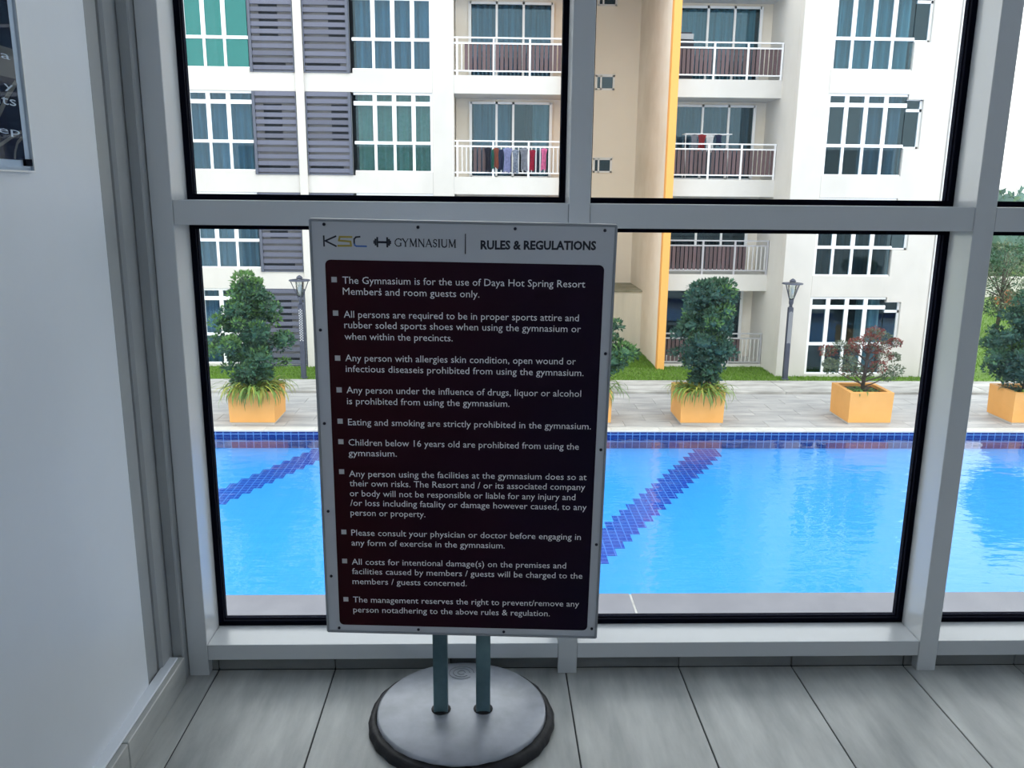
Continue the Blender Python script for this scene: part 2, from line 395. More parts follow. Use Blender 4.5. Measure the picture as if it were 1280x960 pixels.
RZ = Matrix.Rotation(-.04099, 4, 'Z'); RX = Matrix.Rotation(.04388, 4, 'X'); RY = Matrix.Rotation(.00964, 4, 'Y')
BM = Matrix.Translation((.7236, -.283, .7466)) @ RZ @ RX @ RY
panel = MB().box(-BW / 2, BW / 2, 0, .013, -BH / 2, BH / 2, .0015).build('board', 'sign_sheet', sg)
panel.matrix_world = BM; panel.matrix_parent_inverse = Matrix.Translation((-.7185, .208, 0)); panel.matrix_basis = BM
def onboard(mb, name, m, **kw):
    o = mb.build(name, m); o.parent = panel
    for k_, v in kw.items(): o[k_] = v
    return o
mb = MB()
for (a, b_, c_, d_) in ((-BW / 2 - .002, -BW / 2 + .0035, -BH / 2, BH / 2), (BW / 2 - .0035, BW / 2 + .002, -BH / 2, BH / 2), (-BW / 2, BW / 2, BH / 2 - .0035, BH / 2 + .002), (-BW / 2, BW / 2, -BH / 2 - .002, -BH / 2 + .0035)):
    mb.box(a, b_, -.0025, .016, c_, d_, .001)
onboard(mb, 'edge_trim', 'sign_edge')
px0, px1, pz0, pz1, rr = -.2884, .2955, -.4612, .3980, .011
pts = []
for cx_, cz_, a0 in ((px1 - rr, pz1 - rr, 0), (px0 + rr, pz1 - rr, 90), (px0 + rr, pz0 + rr, 180), (px1 - rr, pz0 + rr, 270)):
    for q in range(6):
        a = math.radians(a0 + q * 18); pts.append((cx_ + rr * math.cos(a), cz_ + rr * math.sin(a)))
pr = onboard(MB().poly(pts, -.0009, .0002), 'print', 'sign_print')
SCREWS = [(-0.2878, 0.4708), (-0.0931, 0.4685), (0.108, 0.4694), (0.2933, 0.4695), (-0.3045, 0.2474), (-0.3045, 0.0372), (0.307, 0.2085), (.307, -.010), (-0.3044, -0.1724), (0.3075, -0.2396), (-0.3038, -0.3352), (-0.2901, -0.4703), (-0.1024, -0.4699), (0.0992, -0.4704), (0.3064, -0.4567)]
mb = MB(); mb.tube([(0, 0, 0), (0, -.0018, 0), (0, -.003, 0)], [.0036, .0033, .0015], 8); sme = mb.mesh('screw', 'screw')
for u, v in SCREWS:
    o = D.objects.new('screw', sme); COL.objects.link(o); o.parent = panel; o.location = (u, 0, v)
def text_mesh(s, bold=0.0, res=2):
    c = D.curves.new('lettering', 'FONT'); c.body = s; c.size = 1; c.resolution_u = res; c.offset = bold; c.extrude = 0
    o = D.objects.new('tmp', c); COL.objects.link(o)
    dg = bpy.context.evaluated_depsgraph_get(); me = D.meshes.new_from_object(o.evaluated_get(dg))
    D.objects.remove(o); D.curves.remove(c)
    co = np.empty(len(me.vertices) * 3); me.vertices.foreach_get('co', co); co = co.reshape(-1, 3)
    return me, co
_m, _c = text_mesh('H'); CAPH = _c[:, 1].max(); D.meshes.remove(_m)
def put_text(s, u0, v0, u1, v1, cap, m, y=-.0013, bold=0.0, name='lettering', parent=None, mtx=None):
    me, co = text_mesh(s, bold)
    sxx = (u1 - u0) / (co[:, 0].max() - co[:, 0].min()); sz = cap / CAPH; x0 = co[:, 0].min()
    n_ = np.empty_like(co); n_[:, 0] = u0 + (co[:, 0] - x0) * sxx
    n_[:, 2] = v0 + (v1 - v0) * (n_[:, 0] - u0) / (u1 - u0) + co[:, 1] * sz; n_[:, 1] = y
    me.vertices.foreach_set('co', n_.ravel()); me.update(); me.materials.clear(); me.materials.append(M[m])
    o = D.objects.new(name, me); COL.objects.link(o); o.parent = parent or panel
    if mtx: o.matrix_basis = mtx
    return o
LINES = [
  ('The Gymnasium is for the use of Daya Hot Spring Resort', -0.2532, 0.3484, 0.2570, 0.3504),
  ('Members\u0300 and room guests only.', -0.2535, 0.3250, 0.0353, 0.3246),
  ('All persons are required to be in proper sports attire and', -0.2531, 0.2756, 0.2467, 0.2781),
  ('rubber soled sports shoes when using the gymnasium or', -0.2528, 0.2528, 0.2519, 0.2544),
  ('when within the precincts.', -0.2531, 0.2277, -0.0212, 0.2288),
  ('Any person with allergies skin condition, open wound or', -0.2531, 0.1802, 0.2440, 0.1833),
  ('infectious diseaseis prohibited from using the gymnasium.', -0.2529, 0.1562, 0.2617, 0.1581),
  ('Any person under the influence of drugs, liquor or alcohol', -0.2528, 0.1083, 0.2582, 0.1113),
  ('is prohibited from using the gymnasium.', -0.2526, 0.0832, 0.1030, 0.0850),
  ('Eating and smoking are strictly prohibited in the gymnasium.', -0.2520, 0.0349, 0.2826, 0.0373),
  ('Children below 16 years old are prohibited from using the', -0.2525, -0.0124, 0.2581, -0.0105),
  ('gymnasium.', -0.2533, -0.0372, -0.1456, -0.0365),
  ('Any person using the facilities at the gymnasium does so at', -0.2538, -0.0867, 0.2783, -0.0823),
  ('their own risks. The Resort and / or its associated company', -0.2534, -0.1096, 0.2759, -0.1064),
  ('or body will not be responsible or liable for any injury and', -0.2536, -0.1338, 0.2550, -0.1312),
  ('/or loss including fatality or damage however caused, to any', -0.2533, -0.1570, 0.2813, -0.1549),
  ('person or property.', -0.2535, -0.1810, -0.0833, -0.1811),
  ('Please consult your physician or doctor before engaging in', -0.2533, -0.2306, 0.2713, -0.2286),
  ('any form of exercise in the gymnasium.', -0.2536, -0.2557, 0.0981, -0.2543),
  ('All costs for intentional damage(s) on the premises and', -0.2545, -0.3038, 0.2402, -0.3013),
  ('facilities caused by members / guests will be charged to the', -0.2547, -0.3281, 0.2787, -0.3265),
  ('members / guests concerned.', -0.2544, -0.3539, 0.0113, -0.3527),
  ('The management reserves the right to prevent/remove any', -0.2547, -0.4013, 0.2740, -0.3991),
  ('person notadhering to the above rules & regulation.', -0.2550, -0.4276, 0.2065, -0.4258),
]
for s, a, b_, c_, d_ in LINES:
    put_text(s.replace('\u0300', ''), a, b_, c_, d_, .0148, 'letter', bold=0.0)
for u, v in [(-.2709, .3564), (-.2704, .285), (-.2697, .1865), (-.269, .1153), (-.2694, .0437), (-.2694, -.004), (-.2702, -.0751), (-.2703, -.2223), (-.271, -.2953), (-.2715, -.3939)]:
    onboard(MB().box(u - .0057, u + .0057, -.0014, 0, v - .0057, v + .0057), 'bullet', 'bullet')
onboard(MB().box(-.1755, -.1735, -.0013, 0, .3365, .3395), 'printed_speck', 'letter')
put_text('RULES & REGULATIONS', .0366, .4264, .2765, .4296, .0170, 'ink', y=-.0004, bold=.038)
onboard(MB().box(.0042, .0062, -.0005, 0, .4154, .4571), 'divider', 'ink')
def strokes(mb, pts, w):   # flat polyline of given width on the board
    for (a, b_) in zip(pts, pts[1:]):
        a = Vector(a); b_ = Vector(b_); d = (b_ - a).normalized(); nrm = Vector((-d.y, d.x)) * w / 2; e = d * w * .35
        q = [a - e + nrm, b_ + e + nrm, b_ + e - nrm, a - e - nrm]
        f = mb.bm.faces.new([mb.bm.verts.new((p.x, -.0004 - random.random() * .00005, p.y)) for p in q]); f.material_index = mb.mi
    return mb
kx, kz, kh = -.2893, .4262, .0205
mb = MB(); strokes(mb, [(kx, kz), (kx, kz + kh)], .0034); strokes(mb, [(kx + .025, kz + kh), (kx + .003, kz + kh * .52), (kx + .025, kz)], .0034); onboard(mb, 'logo_letter', 'ink')
sx0 = -.2590
mb = MB(); strokes(mb, [(sx0 + .028, kz + kh - .001), (sx0 + .003, kz + kh - .001), (sx0 + .001, kz + kh * .58), (sx0 + .025, kz + kh * .5), (sx0 + .026, kz + .0015), (sx0 - .001, kz + .001)], .0040); onboard(mb, 'logo_letter', 'gold')
lx0 = -.2262
mb = MB(); strokes(mb, [(lx0 + .012, kz + kh), (lx0 + .004, kz + kh - .001), (lx0, kz + kh * .75), (lx0, kz + kh * .35)], .0034); onboard(mb, 'logo_letter', 'ink')
mb = MB(); strokes(mb, [(lx0, kz + kh * .35), (lx0 + .001, kz + .003), (lx0 + .004, kz + .001), (lx0 + .025, kz + .001)], .0034); onboard(mb, 'logo_letter', 'blue_ink')
mb = MB(); cz_ = .4363
for a, b_, h in ((-.1861, -.1838, .0035), (-.1836, -.1800, .0070), (-.1798, -.1762, .0105), (-.1762, -.1592, .0022), (-.1592, -.1556, .0105), (-.1554, -.1518, .0070), (-.1516, -.1493, .0035)):
    mb.box(a, b_, -.0005, 0, cz_ - h, cz_ + h)
onboard(mb, 'dumbbell_emblem', 'ink')
# thin serif capitals drawn with thick and thin strokes
def serif(ch, x, w, h=.0158, z=.4285):
    m_ = MB(); T, t = .0027, .0015
    P = lambda u, v: (x + u * w, z + v * h)
    def S(pts, ww): strokes(m_, [P(*p) for p in pts], ww)
    def ser(u, v, s=.16): S([(u - s, v), (u + s, v)], .0006)
    if ch == 'G': S([(.92, .78), (.80, .93), (.55, 1), (.28, .92), (.08, .68), (.06, .35), (.25, .08), (.55, 0), (.85, .10)], t * 1.3); S([(.86, .10), (.86, .42)], T); ser(.84, .42, .14); S([(.93, .98), (.93, .75)], t)
    if ch == 'Y': S([(.08, 1), (.5, .48)], T); S([(.92, 1), (.5, .48)], t); S([(.5, .48), (.5, 0)], T); ser(.08, 1); ser(.92, 1); ser(.5, 0)
    if ch == 'M': S([(.14, 0), (.16, 1)], t); S([(.16, 1), (.5, .1)], T); S([(.5, .1), (.84, 1)], t); S([(.84, 1), (.86, 0)], T); ser(.13, 0, .1); ser(.87, 0, .12); ser(.12, 1, .08); ser(.9, 1, .08)
    if ch == 'N': S([(.15, 0), (.15, 1)], t); S([(.15, 1), (.86, 0)], T); S([(.86, 0), (.86, 1)], t); ser(.15, 0, .12); ser(.12, 1, .12); ser(.88, 1, .12)
    if ch == 'A': S([(.08, 0), (.5, 1)], t); S([(.5, 1), (.92, 0)], T); S([(.25, .36), (.75, .36)], t); ser(.08, 0, .13); ser(.92, 0, .14)
    if ch == 'S': S([(.85, .78), (.82, .92), (.5, 1), (.2, .86), (.22, .62)], t * 1.2); S([(.22, .62), (.78, .40)], T); S([(.78, .40), (.86, .2), (.55, 0), (.2, .06), (.12, .25)], t * 1.2)
    if ch == 'I': S([(.5, 0), (.5, 1)], T); ser(.5, 0, .45); ser(.5, 1, .45)
    if ch == 'U': S([(.15, 1), (.15, .28), (.3, .04), (.55, 0), (.78, .08), (.85, .3)], T * .9); S([(.85, .3), (.85, 1)], t); ser(.15, 1, .14); ser(.86, 1, .12)
    onboard(m_, 'header_letter', 'ink')
xs = -.1425; ws = [('G', 1.15), ('Y', 1.05), ('M', 1.3), ('N', 1.15), ('A', 1.1), ('S', .8), ('I', .45), ('U', 1.1), ('M', 1.3)]
tot = sum(w for _, w in ws); sc_ = (.1425 - .0134) / tot
for ch, w in ws:
    serif(ch, xs + .0006, w * sc_ - .0012); xs += w * sc_

# ================================================================== POSTER on the left wall (right and lower border in view)
po = thing('poster', (RX0, -.76, 1.32), 'dark poster in a clear plastic sleeve on the left wall', 'poster')
PX = RX0 + .001
box('backing', PX, PX + .001, -1.056, -.460, 1.322, 2.16, 'wall_paint', po)
pp = box('print', PX + .001, PX + .0018, -1.035, -.477, 1.336, 2.145, mat('night blue poster print', (.012, .012, .035), .7, spec=.05), po)
box('sleeve', PX + .003, PX + .005, -1.06, -.455, 1.315, 2.165, 'acrylic', po)
mb = MB()
for a, b_, c_, d_ in ((-1.06, -.455, 1.315, 1.318), (-1.06, -.455, 2.162, 2.165), (-.458, -.455, 1.318, 2.162), (-1.06, -1.057, 1.318, 2.162)): mb.box(PX, PX + .0065, a, b_, c_, d_)
mb.build('sleeve_edge', 'white_frame', po)
MB().box(PX, PX + .006, -.484, -.462, 1.326, 1.338).build('corner_clip', 'gasket', po)
taupe = mat('taupe poster band', (.22, .19, .17), .7, spec=.05)
box('printed_band', PX + .0018, PX + .0021, -1.03, -.478, 1.475, 1.525, taupe, po)
def wallstroke(pts, w, m, name='printed_swoosh'):
    mb = MB()
    for (a, b_) in zip(pts, pts[1:]):
        a = Vector(a); b_ = Vector(b_); d = (b_ - a).normalized(); nn = Vector((-d.y, d.x)) * w / 2
        mb.bm.faces.new([mb.bm.verts.new((PX + .0022, p.x, p.y)) for p in (a + nn, b_ + nn, b_ - nn, a - nn)])
    return mb.build(name, m, po)
wallstroke([(-.478, 1.470), (-.510, 1.445), (-.54, 1.415), (-.60, 1.36)], .010, taupe)
wallstroke([(-.480, 1.385), (-.50, 1.380), (-.55, 1.360), (-.62, 1.345)], .006, taupe)
wallstroke([(-.480, 1.375), (-.497, 1.366), (-.508, 1.350), (-.512, 1.337)], .006, taupe)
MW = lambda y, z: Matrix.Translation((PX + .0024, y, z)) @ Matrix.Rotation(math.radians(90), 4, 'Z')
for s, y0, y1, z, h in (('Events', -.66, -.487, 1.428, .016), ('Sleep', -.64, -.485, 1.379, .012), ('Ra', -.56, -.49, 1.505, .012), ('y', -.52, -.49, 1.455, .012)):
    o = put_text(s, 0, 0, y1 - y0, 0, h, 'letter', y=0, parent=po)
    o.matrix_parent_inverse = Matrix.Translation((-RX0, .76, -1.32)); o.matrix_basis = MW(y0, z)

# ================================================================== GROUND, DECK, POOL
PY0, PY1, PXL, PXR = 9.07, 17.6, -13.0, 26.0
WZ, PF = -4.50, -4.82
box('ground', -60, 110, .6, 9.06 - .55, G - .3, G - .012, 'concrete', kind='structure')
box('ground.001', -60, 110, PY1 + .02, 160, G - .7, G - .06, 'grass', kind='structure')
pool = thing('pool_basin', (5, 13.3, PF), kind='structure')
box('pool_floor', PXL, PXR, PY0 - .05, PY1 + .05, PF - .2, PF, 'pool_floor', pool)
box('pool_wall', PXL, PXR, PY1, PY1 + .10, PF, G - .035, 'pool_band', pool)
box('pool_wall', PXL, PXR, PY0 - .10, PY0, PF, G - .035, 'pool_band', pool)
box('pool_wall', PXL - .1, PXL, PY0, PY1, PF, G - .035, 'pool_band', pool)
box('pool_wall', PXR, PXR + .1, PY0, PY1, PF, G - .035, 'pool_band', pool)
lane = MB().box(-.29, .29, -.30, .30, 0, .006).mesh('lane_panel', 'lane')
def band(x0, y0, n, dx=-.262, dy=-.452):
    for i in range(n):
        x, y = x0 + dx * i, y0 + dy * i
        if PY0 + .3 < y < PY1 - .28 and PXL < x < PXR: link('lane_panel', lane, pool, (x, y, PF + (i % 2) * .001))
band(6.08, 17.25, 27, -.186, -.310); band(-3.18, 17.25, 27, -.152, -.310); band(15.6, 17.25, 27, -.186, -.310)
# inlaid wall lights seen as pale dots on the far wall
wm = MB().box(PXL, PXR, PY0, PY1, WZ - .001, WZ).mesh('water', 'water')
bm_ = bmesh.new(); vs = [bm_.verts.new(p) for p in ((PXL, PY0, 0), (PXR, PY0, 0), (PXR, PY1, 0), (PXL, PY1, 0))]; bm_.faces.new(vs); wm = D.meshes.new('water'); bm_.to_mesh(wm); bm_.free(); wm.materials.append(M['water'])
wat = link('water', wm, None, (0, 0, WZ), kind='structure')
# near coping slabs, long with a pale joint, and the white lip of the far side
cn = thing('coping_near', (3, 8.8, G), kind='structure')
xx = -13.96
while xx < 26:
    me = MB().box(xx + .02, xx + 4.19, PY0 - .58, PY0 + .012, G - .05, G, .006).build('slab', 'coping_grey', cn); xx += 4.2
box('joint', -13, 26, PY0 - .56, PY0 - .01, G - .06, G - .006, 'concrete', cn)
cf = thing('coping_far', (3, 17.75, G), kind='structure')
cm = MB().box(-.598, .598, -.16, .16, -.04, 0, .006).mesh('slab', 'coping')
xx = -12.4
while xx < 26:
    link('slab', cm, cf, (xx, PY1 + .145, G)); xx += 1.2
dk = thing('deck', (3, 19.5, G), kind='structure')
box('bed', -13, 26, PY1 + .30, 21.42, G - .058, G - .012, mat('deck joint mortar', (.30, .29, .28), .9), dk)
dt = MB().box(-.596, .596, -.296, .296, -.02, 0, .003).mesh('tile', 'deck_tile')
for r_ in range(6):
    y = PY1 + .315 + .3 + r_ * .585
    xx = -8.4 + (r_ % 2) * .6
    while xx < 16.8:
        o = link('tile', dt, dk, (xx, y, G)); o.scale = (1, .975, 1); xx += 1.2
mb = MB(); mb.box(-13, -9.02, PY1 + .31, 21.42, G - .02, G); mb.box(16.8, 26, PY1 + .31, 21.42, G - .02, G)
mb.build('far_tiles', 'deck_tile', dk, kind='stuff')
kb = thing('kerb_strip', (3, 22.1, G), kind='structure')
xx = -13.0; ks = MB().box(-1.49, 1.49, -.74, .74, -.10, .075, .012).mesh('slab', 'concrete')
while xx < 60:
    link('slab', ks, kb, (xx, 22.17, G)); xx += 2.99
box('lawn', -30, 110, 22.92, 44, G - .1, G + .03, 'grass', kind='structure')
# grass blades: one mesh of nobody-could-count blades
def blades(name, x0, x1, y0, y1, n, h, z, seed):
    r = np.random.RandomState(seed); px = r.uniform(x0, x1, n); py = y0 + (y1 - y0) * r.rand(n)
    a = r.uniform(0, 6.28, n); w = .012 + .01 * r.rand(n); hh = h * (.5 + r.rand(n)); lx = r.normal(0, .35, n) * hh; ly = r.normal(0, .35, n) * hh
    v = np.empty((n, 3, 3)); v[:, 0] = np.stack([px - w * np.cos(a), py - w * np.sin(a), np.full(n, z)], 1); v[:, 1] = np.stack([px + w * np.cos(a), py + w * np.sin(a), np.full(n, z)], 1)
    v[:, 2] = np.stack([px + lx, py + ly, z + hh], 1)
    me = D.meshes.new(name); me.from_pydata(v.reshape(-1, 3).tolist(), [], np.arange(3 * n).reshape(-1, 3).tolist()); me.materials.append(M['blade'])
    return me
g1 = link('grass', blades('grass', -10, 16, 22.95, 25.3, 26000, .05, G + .03, 1)); tag(g1, 'mown green grass strip between the concrete kerb and the apartment block', 'grass', kind='stuff')
g2 = link('grass', blades('grass', 3.5, 6.3, 25.0, 27.8, 9000, .06, G + .03, 2)); tag(g2, 'green grass in the recess beside the orange fin', 'grass', kind='stuff')
g3 = link('grass', blades('grass', 15, 34, 23, 40, 22000, .10, G + .03, 3)); tag(g3, 'open green lawn beyond the end of the block', 'grass', kind='stuff')

# ================================================================== THE APARTMENT BLOCK
FH = 3.0
S = lambda k: 1.73 + FH * k          # top of the balcony slab / spandrel of level k (-2 is the ground floor)
LV = (-2, -1, 0, 1)
YL, YB, YT, YR = 25.0, 25.2, 23.7, 30.5
ap = thing('apartment_block', (3, 28, G), 'white and cream apartment block with orange fins, balconies and tall windows behind the pool', 'building')
def abox(name, x0, x1, y0, y1, z0, z1, m, **kw): return box(name, x0, x1, y0, y1, z0, z1, m, ap, **kw)
TOP = 8.4
# left wing: end wall, spandrels, column, pilaster, backing core
abox('wall', -10.4, -8.96, YL, YL + .3, G, TOP, 'plaster')
abox('wall', -10.4, -10.1, YL + .3, 33, G, TOP, 'plaster')
abox('wall', -.94, -.28, YL, YL + .3, G, TOP, 'plaster', bev=.01)
abox('pilaster', -5.05, -4.80, YL - .10, YL + .3, G, TOP, 'plaster', bev=.01)
for k in LV + (2,):
    zt = S(k) + .12; zb = S(k) - .53
    if k == -2: zt, zb = G + .12, G
    if k == 2: zt = TOP
    abox('spandrel', -8.96, -6.42, YL, YL + .3, zb, zt, 'plaster'); abox('spandrel', -3.34, -.94, YL, YL + .3, zb, zt, 'plaster')
    z2 = zt - .11 if k not in (-2, 2) else zt
    abox('spandrel', -6.42, -5.05, YL, YL + .3, zb, z2, 'plaster'); abox('spandrel', -4.80, -3.34, YL, YL + .3, zb, z2, 'plaster')
    zs = S(k) if k not in (-2, 2) else zt
    abox('balcony_slab', -.28, 3.17, YL, YL + 1.8, zb, zs, 'plaster'); abox('balcony_slab', 6.54, 9.87, YB, YB + 1.8, zb, zs, 'plaster')
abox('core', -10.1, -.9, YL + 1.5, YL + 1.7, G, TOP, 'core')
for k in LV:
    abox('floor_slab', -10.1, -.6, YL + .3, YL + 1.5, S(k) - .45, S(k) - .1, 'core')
# left balcony bay
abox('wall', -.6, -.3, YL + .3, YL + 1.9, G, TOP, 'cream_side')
def doorwall(x0, x1, dx0, dx1, y, mat_):
    for k in LV:
        z0, z1 = max(S(k), G), S(k + 1) - .53
        abox('wall', x0, dx0, y, y + .2, z0, z1, mat_); abox('wall', dx1, x1, y, y + .2, z0, z1, mat_); abox('wall', dx0, dx1, y, y + .2, S(k) + 2.38, z1, mat_)
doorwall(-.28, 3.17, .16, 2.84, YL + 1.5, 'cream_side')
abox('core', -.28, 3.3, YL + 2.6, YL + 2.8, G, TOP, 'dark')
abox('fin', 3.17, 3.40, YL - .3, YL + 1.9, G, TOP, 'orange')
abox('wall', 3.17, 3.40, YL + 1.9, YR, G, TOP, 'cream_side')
# stair recess
abox('wall', 3.2, 6.54, YR, YR + .3, G, TOP, 'cream')
abox('lower_wall', 3.40, 6.30, 27.95, YR, G, -2.17, 'low_cream'); abox('ledge', 3.40, 6.30, 27.90, YR, -2.17, -2.11, 'ledge')
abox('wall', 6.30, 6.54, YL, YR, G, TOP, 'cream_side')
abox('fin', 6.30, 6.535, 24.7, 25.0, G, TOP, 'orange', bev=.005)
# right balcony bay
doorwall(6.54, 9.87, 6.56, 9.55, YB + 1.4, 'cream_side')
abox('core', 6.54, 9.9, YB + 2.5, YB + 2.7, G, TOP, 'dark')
# right tower with openings for the bay window (10.78-13.18) and the side light (13.18-13.64)
abox('wall', 9.87, 10.17, YT + .3, YB + 2.7, G, TOP, 'plaster')
abox('wall', 9.87, 10.78, YT, YT + .3, G, TOP, 'plaster', bev=.01)
abox('wall', 13.64, 14.44, YT, YT + .3, G, TOP, 'plaster')
abox('corner_strip', 14.44, 14.50, YT + .06, YT + .3, G, TOP, 'plaster'); abox('corner_strip', 14.50, 14.62, YT - .02, YT + .3, G, TOP, 'white_frame')
abox('wall', 14.32, 14.62, YT + .3, 33, G, TOP, 'plaster')
for k in LV + (2,):
    zt = S(k) + .12; zb = S(k) - .53
    if k == -2: zt, zb = G + .12, G
    if k == 2: zt = TOP
    abox('spandrel', 10.78, 13.18, YT, YT + .3, zb, zt, 'plaster')
    if k == -2: abox('spandrel', 13.18, 13.64, YT, YT + .3, G, G + 1.0, 'plaster')
    else: abox('spandrel', 13.18, 13.64, YT, YT + .3, zb - .15, (S(k) + .92) if k != 2 else TOP, 'plaster')
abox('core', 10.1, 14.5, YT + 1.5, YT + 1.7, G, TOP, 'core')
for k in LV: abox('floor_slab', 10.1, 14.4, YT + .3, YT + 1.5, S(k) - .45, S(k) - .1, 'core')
abox('roof', -10.4, 14.62, YL + .3, 33, TOP - .3, TOP - .05, 'plaster')
abox('wall', -10.4, 14.62, 33, 33.3, G, TOP, 'plaster')
abox('roof', 9.87, 14.62, YT + .3, YL + .3, TOP - .3, TOP - .05, 'plaster')

def facade_window(xs, y, k, glass='bglass', ground=False, lastglass=False):
    zb = S(k) + .12 if k > -2 else G + .12; zt = S(k + 1) - .53
    zm = S(k) + .99; zu = S(k) + 2.15
    mb = MB(); n = len(xs)
    for i, x in enumerate(xs):
        e = i in (0, n - 1)
        if lastglass == 'r' and i == n - 1: mb.box(x - .02, x + .02, y - .03, y + .05, zm, zm + .05); continue
        if lastglass == 'l' and i == 0: mb.box(x - .02, x + .02, y - .03, y + .05, zm, zm + .05); continue
        w = .045 if e else .04
        mb.box(x - w, x + w, y - .045, y + .05, zb + .03, zm); w2 = .05 if e else .062
        mb.box(x - w2, x + w2, y - .045, y + .05, zm, zt - .03)
    mb.box(xs[0] - .05, xs[-1] + .03, y - .07, y + .05, zm - .045, zm + .045)
    mb.box(xs[0] - .05, xs[-1] + .03, y - .06, y + .05, zu - .06, zu + .06)
    mb.box(xs[0] - .05, xs[-1] + .03, y - .05, y + .05, zt - .07, zt - .002); mb.box(xs[0] - .05, xs[-1] + .03, y - .05, y + .05, zb - .01, zb + .04)
    f = mb.build('window', 'white_frame', ap)
    for a, b_ in zip(xs, xs[1:]):
        for z0, z1 in ((zb, zm), (zm, zu), (zu, zt)):
            box('pane', a, b_, y - .004, y + .004, z0, z1, glass, f)
    return f
XL1 = [-8.93, -8.34, -7.75, -7.14, -6.46]; XL2 = [-3.29, -2.70, -2.11, -1.52, -.96]; XT = [10.81, 11.36, 11.95, 12.54, 13.13]
for k in LV:
    facade_window(XL1, YL + .10, k, 'tealglass' if k == 1 else 'bglass', lastglass='r')
    facade_window(XL2, YL + .10, k, lastglass='l')
    facade_window(XT, YT + .09, k, lastglass='r')
    # glass return of the bay and the narrow side light beside it
    zb = S(k) + .12 if k > -2 else G + .12; zt = S(k + 1) - .53
    sw = MB(); z0 = S(k) + .93 if k > -2 else G + 1.0; z1 = zt - .13
    sw.box(13.20, 13.64, YT + .10, YT + .18, z0, z0 + .05); sw.box(13.58, 13.64, YT + .10, YT + .18, z0, z1); sw.box(13.18, 13.64, YT + .10, YT + .18, z1 - .04, z1); sw.box(13.18, 13.64, YT + .10, YT + .18, z1 - .36, z1 - .28)
    s_ = sw.build('side_window', 'white_frame', ap)
    box('pane', 13.18, 13.60, YT + .14, YT + .148, z0, z1, 'bglass', s_)
    
# louvre screens: frame, then each slat
slm = MB(); slm.box(-.62, .62, -.012, .012, -.066, .066); slm.box(-.62, .62, -.012, .02, -.066, -.054); slat_me = slm.mesh('slat', 'slat')
for k in LV:
    for (x0, x1, side) in ((-6.40, -5.07, 0), (-4.78, -3.42, 1)):
        z0 = S(k) + .01 if k > -2 else G + .05; z1 = S(k + 1) - .54
        mb = MB(); w = .085 if side == 0 else .03; w2 = .03 if side == 0 else .085
        mb.box(x0, x0 + w, YL - .06, YL + .06, z0, z1); mb.box(x1 - w2, x1, YL - .06, YL + .06, z0, z1)
        mb.box(x0, x1, YL - .03, YL + .06, z0, z0 + .04); mb.box(x0, x1, YL - .03, YL + .06, z1 - .05, z1)
        lf = mb.build('louvre_screen', 'louvre_frame', ap)
        nn = 12; cx_ = (x0 + x1) / 2 + (w - w2) / 2; sc = (x1 - x0 - w - w2) / 1.24
        for i in range(nn):
            o = link('slat', slat_me, lf, (cx_, YL - .02, z0 + .13 + i * (z1 - z0 - .2) / (nn - 1))); o.scale = (sc, 1, 1)
        # wall behind the slats with a dark service opening
        wb = abox('screen_backing', x0, x1, YL + .14, YL + .18, z0, z1, mat('grey wall behind louvres', (.30, .31, .34), .8) if 'grey wall behind louvres' not in D.materials else D.materials['grey wall behind louvres'])
        a, b_ = (x0 + .30, x0 + .85) if side == 0 else (x1 - .62, x1 - .05)
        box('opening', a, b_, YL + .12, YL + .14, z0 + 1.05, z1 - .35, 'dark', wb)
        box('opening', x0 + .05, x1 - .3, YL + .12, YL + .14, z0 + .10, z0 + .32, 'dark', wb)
# sliding balcony doors
def sliding_door(xs, y, k):
    zb = max(S(k), G + .03); zt = S(k) + 2.38; mb = MB()
    for i, x in enumerate(xs):
        w = .045 if i in (0, len(xs) - 1) else .035
        mb.box(x - w, x + w, y - .05, y + .05, zb, zt)
    mb.box(xs[0], xs[-1], y - .05, y + .05, zt - .07, zt); mb.box(xs[0], xs[-1], y - .05, y + .05, zb, zb + .06)
    f = mb.build('sliding_door', 'white_frame', ap)
    for a, b_ in zip(xs, xs[1:]): box('pane', a, b_, y - .005, y + .005, zb, zt, 'bglass', f)
for k in LV:
    sliding_door([.18, 1.03, 1.88, 2.80] if k != 0 else [.20, 1.04, 1.58, 2.80], YL + 1.48, k)
    sliding_door([6.60, 7.78, 8.64, 9.49], YB + 1.38, k)
# balcony railings: frame, boards and balusters
bd = MB().box(-.05, .05, -.008, .008, 0, .76).mesh('board', 'board'); bs = MB().box(-.018, .018, -.018, .018, 0, .76).mesh('baluster', 'bal_white'); bs2 = MB().box(-.045, .045, -.008, .008, 0, .76).mesh('board', 'greyrail')
def railing(x0, x1, y, k, posts, ret=False):
    z = S(k) if k > -2 else G + .06; m = 'rail' if k >= 0 else ('greyrail' if x0 > 5 else 'rail'); mb = MB()
    mb.box(x0, x1, y - .03, y + .03, z + 1.06, z + 1.10); mb.box(x0, x1, y - .02, y + .02, z + .90, z + .945); mb.box(x0, x1, y - .02, y + .02, z + .11, z + .15)
    for p in posts: mb.box(p - .028, p + .028, y - .035, y + .02, z, z + 1.07)
    r = mb.build('balcony_railing', m, ap)
    x = x0 + .10; i = 0
    while x < x1 - .05:
        if k == 0 and x0 < 0 and not (.35 < x < .85): link('baluster', bs, r, (x, y, z + .14))
        elif k < 0 and x0 > 5 and x > x1 - .72: link('baluster', bs, r, (x, y, z + .14))
        elif k == 1 and x0 < 0 and x < .1: link('baluster', bs, r, (x, y, z + .14))
        else:
            o = link('board', bd, r, (x, y + .012, z + .14))
        x += .135; i += 1
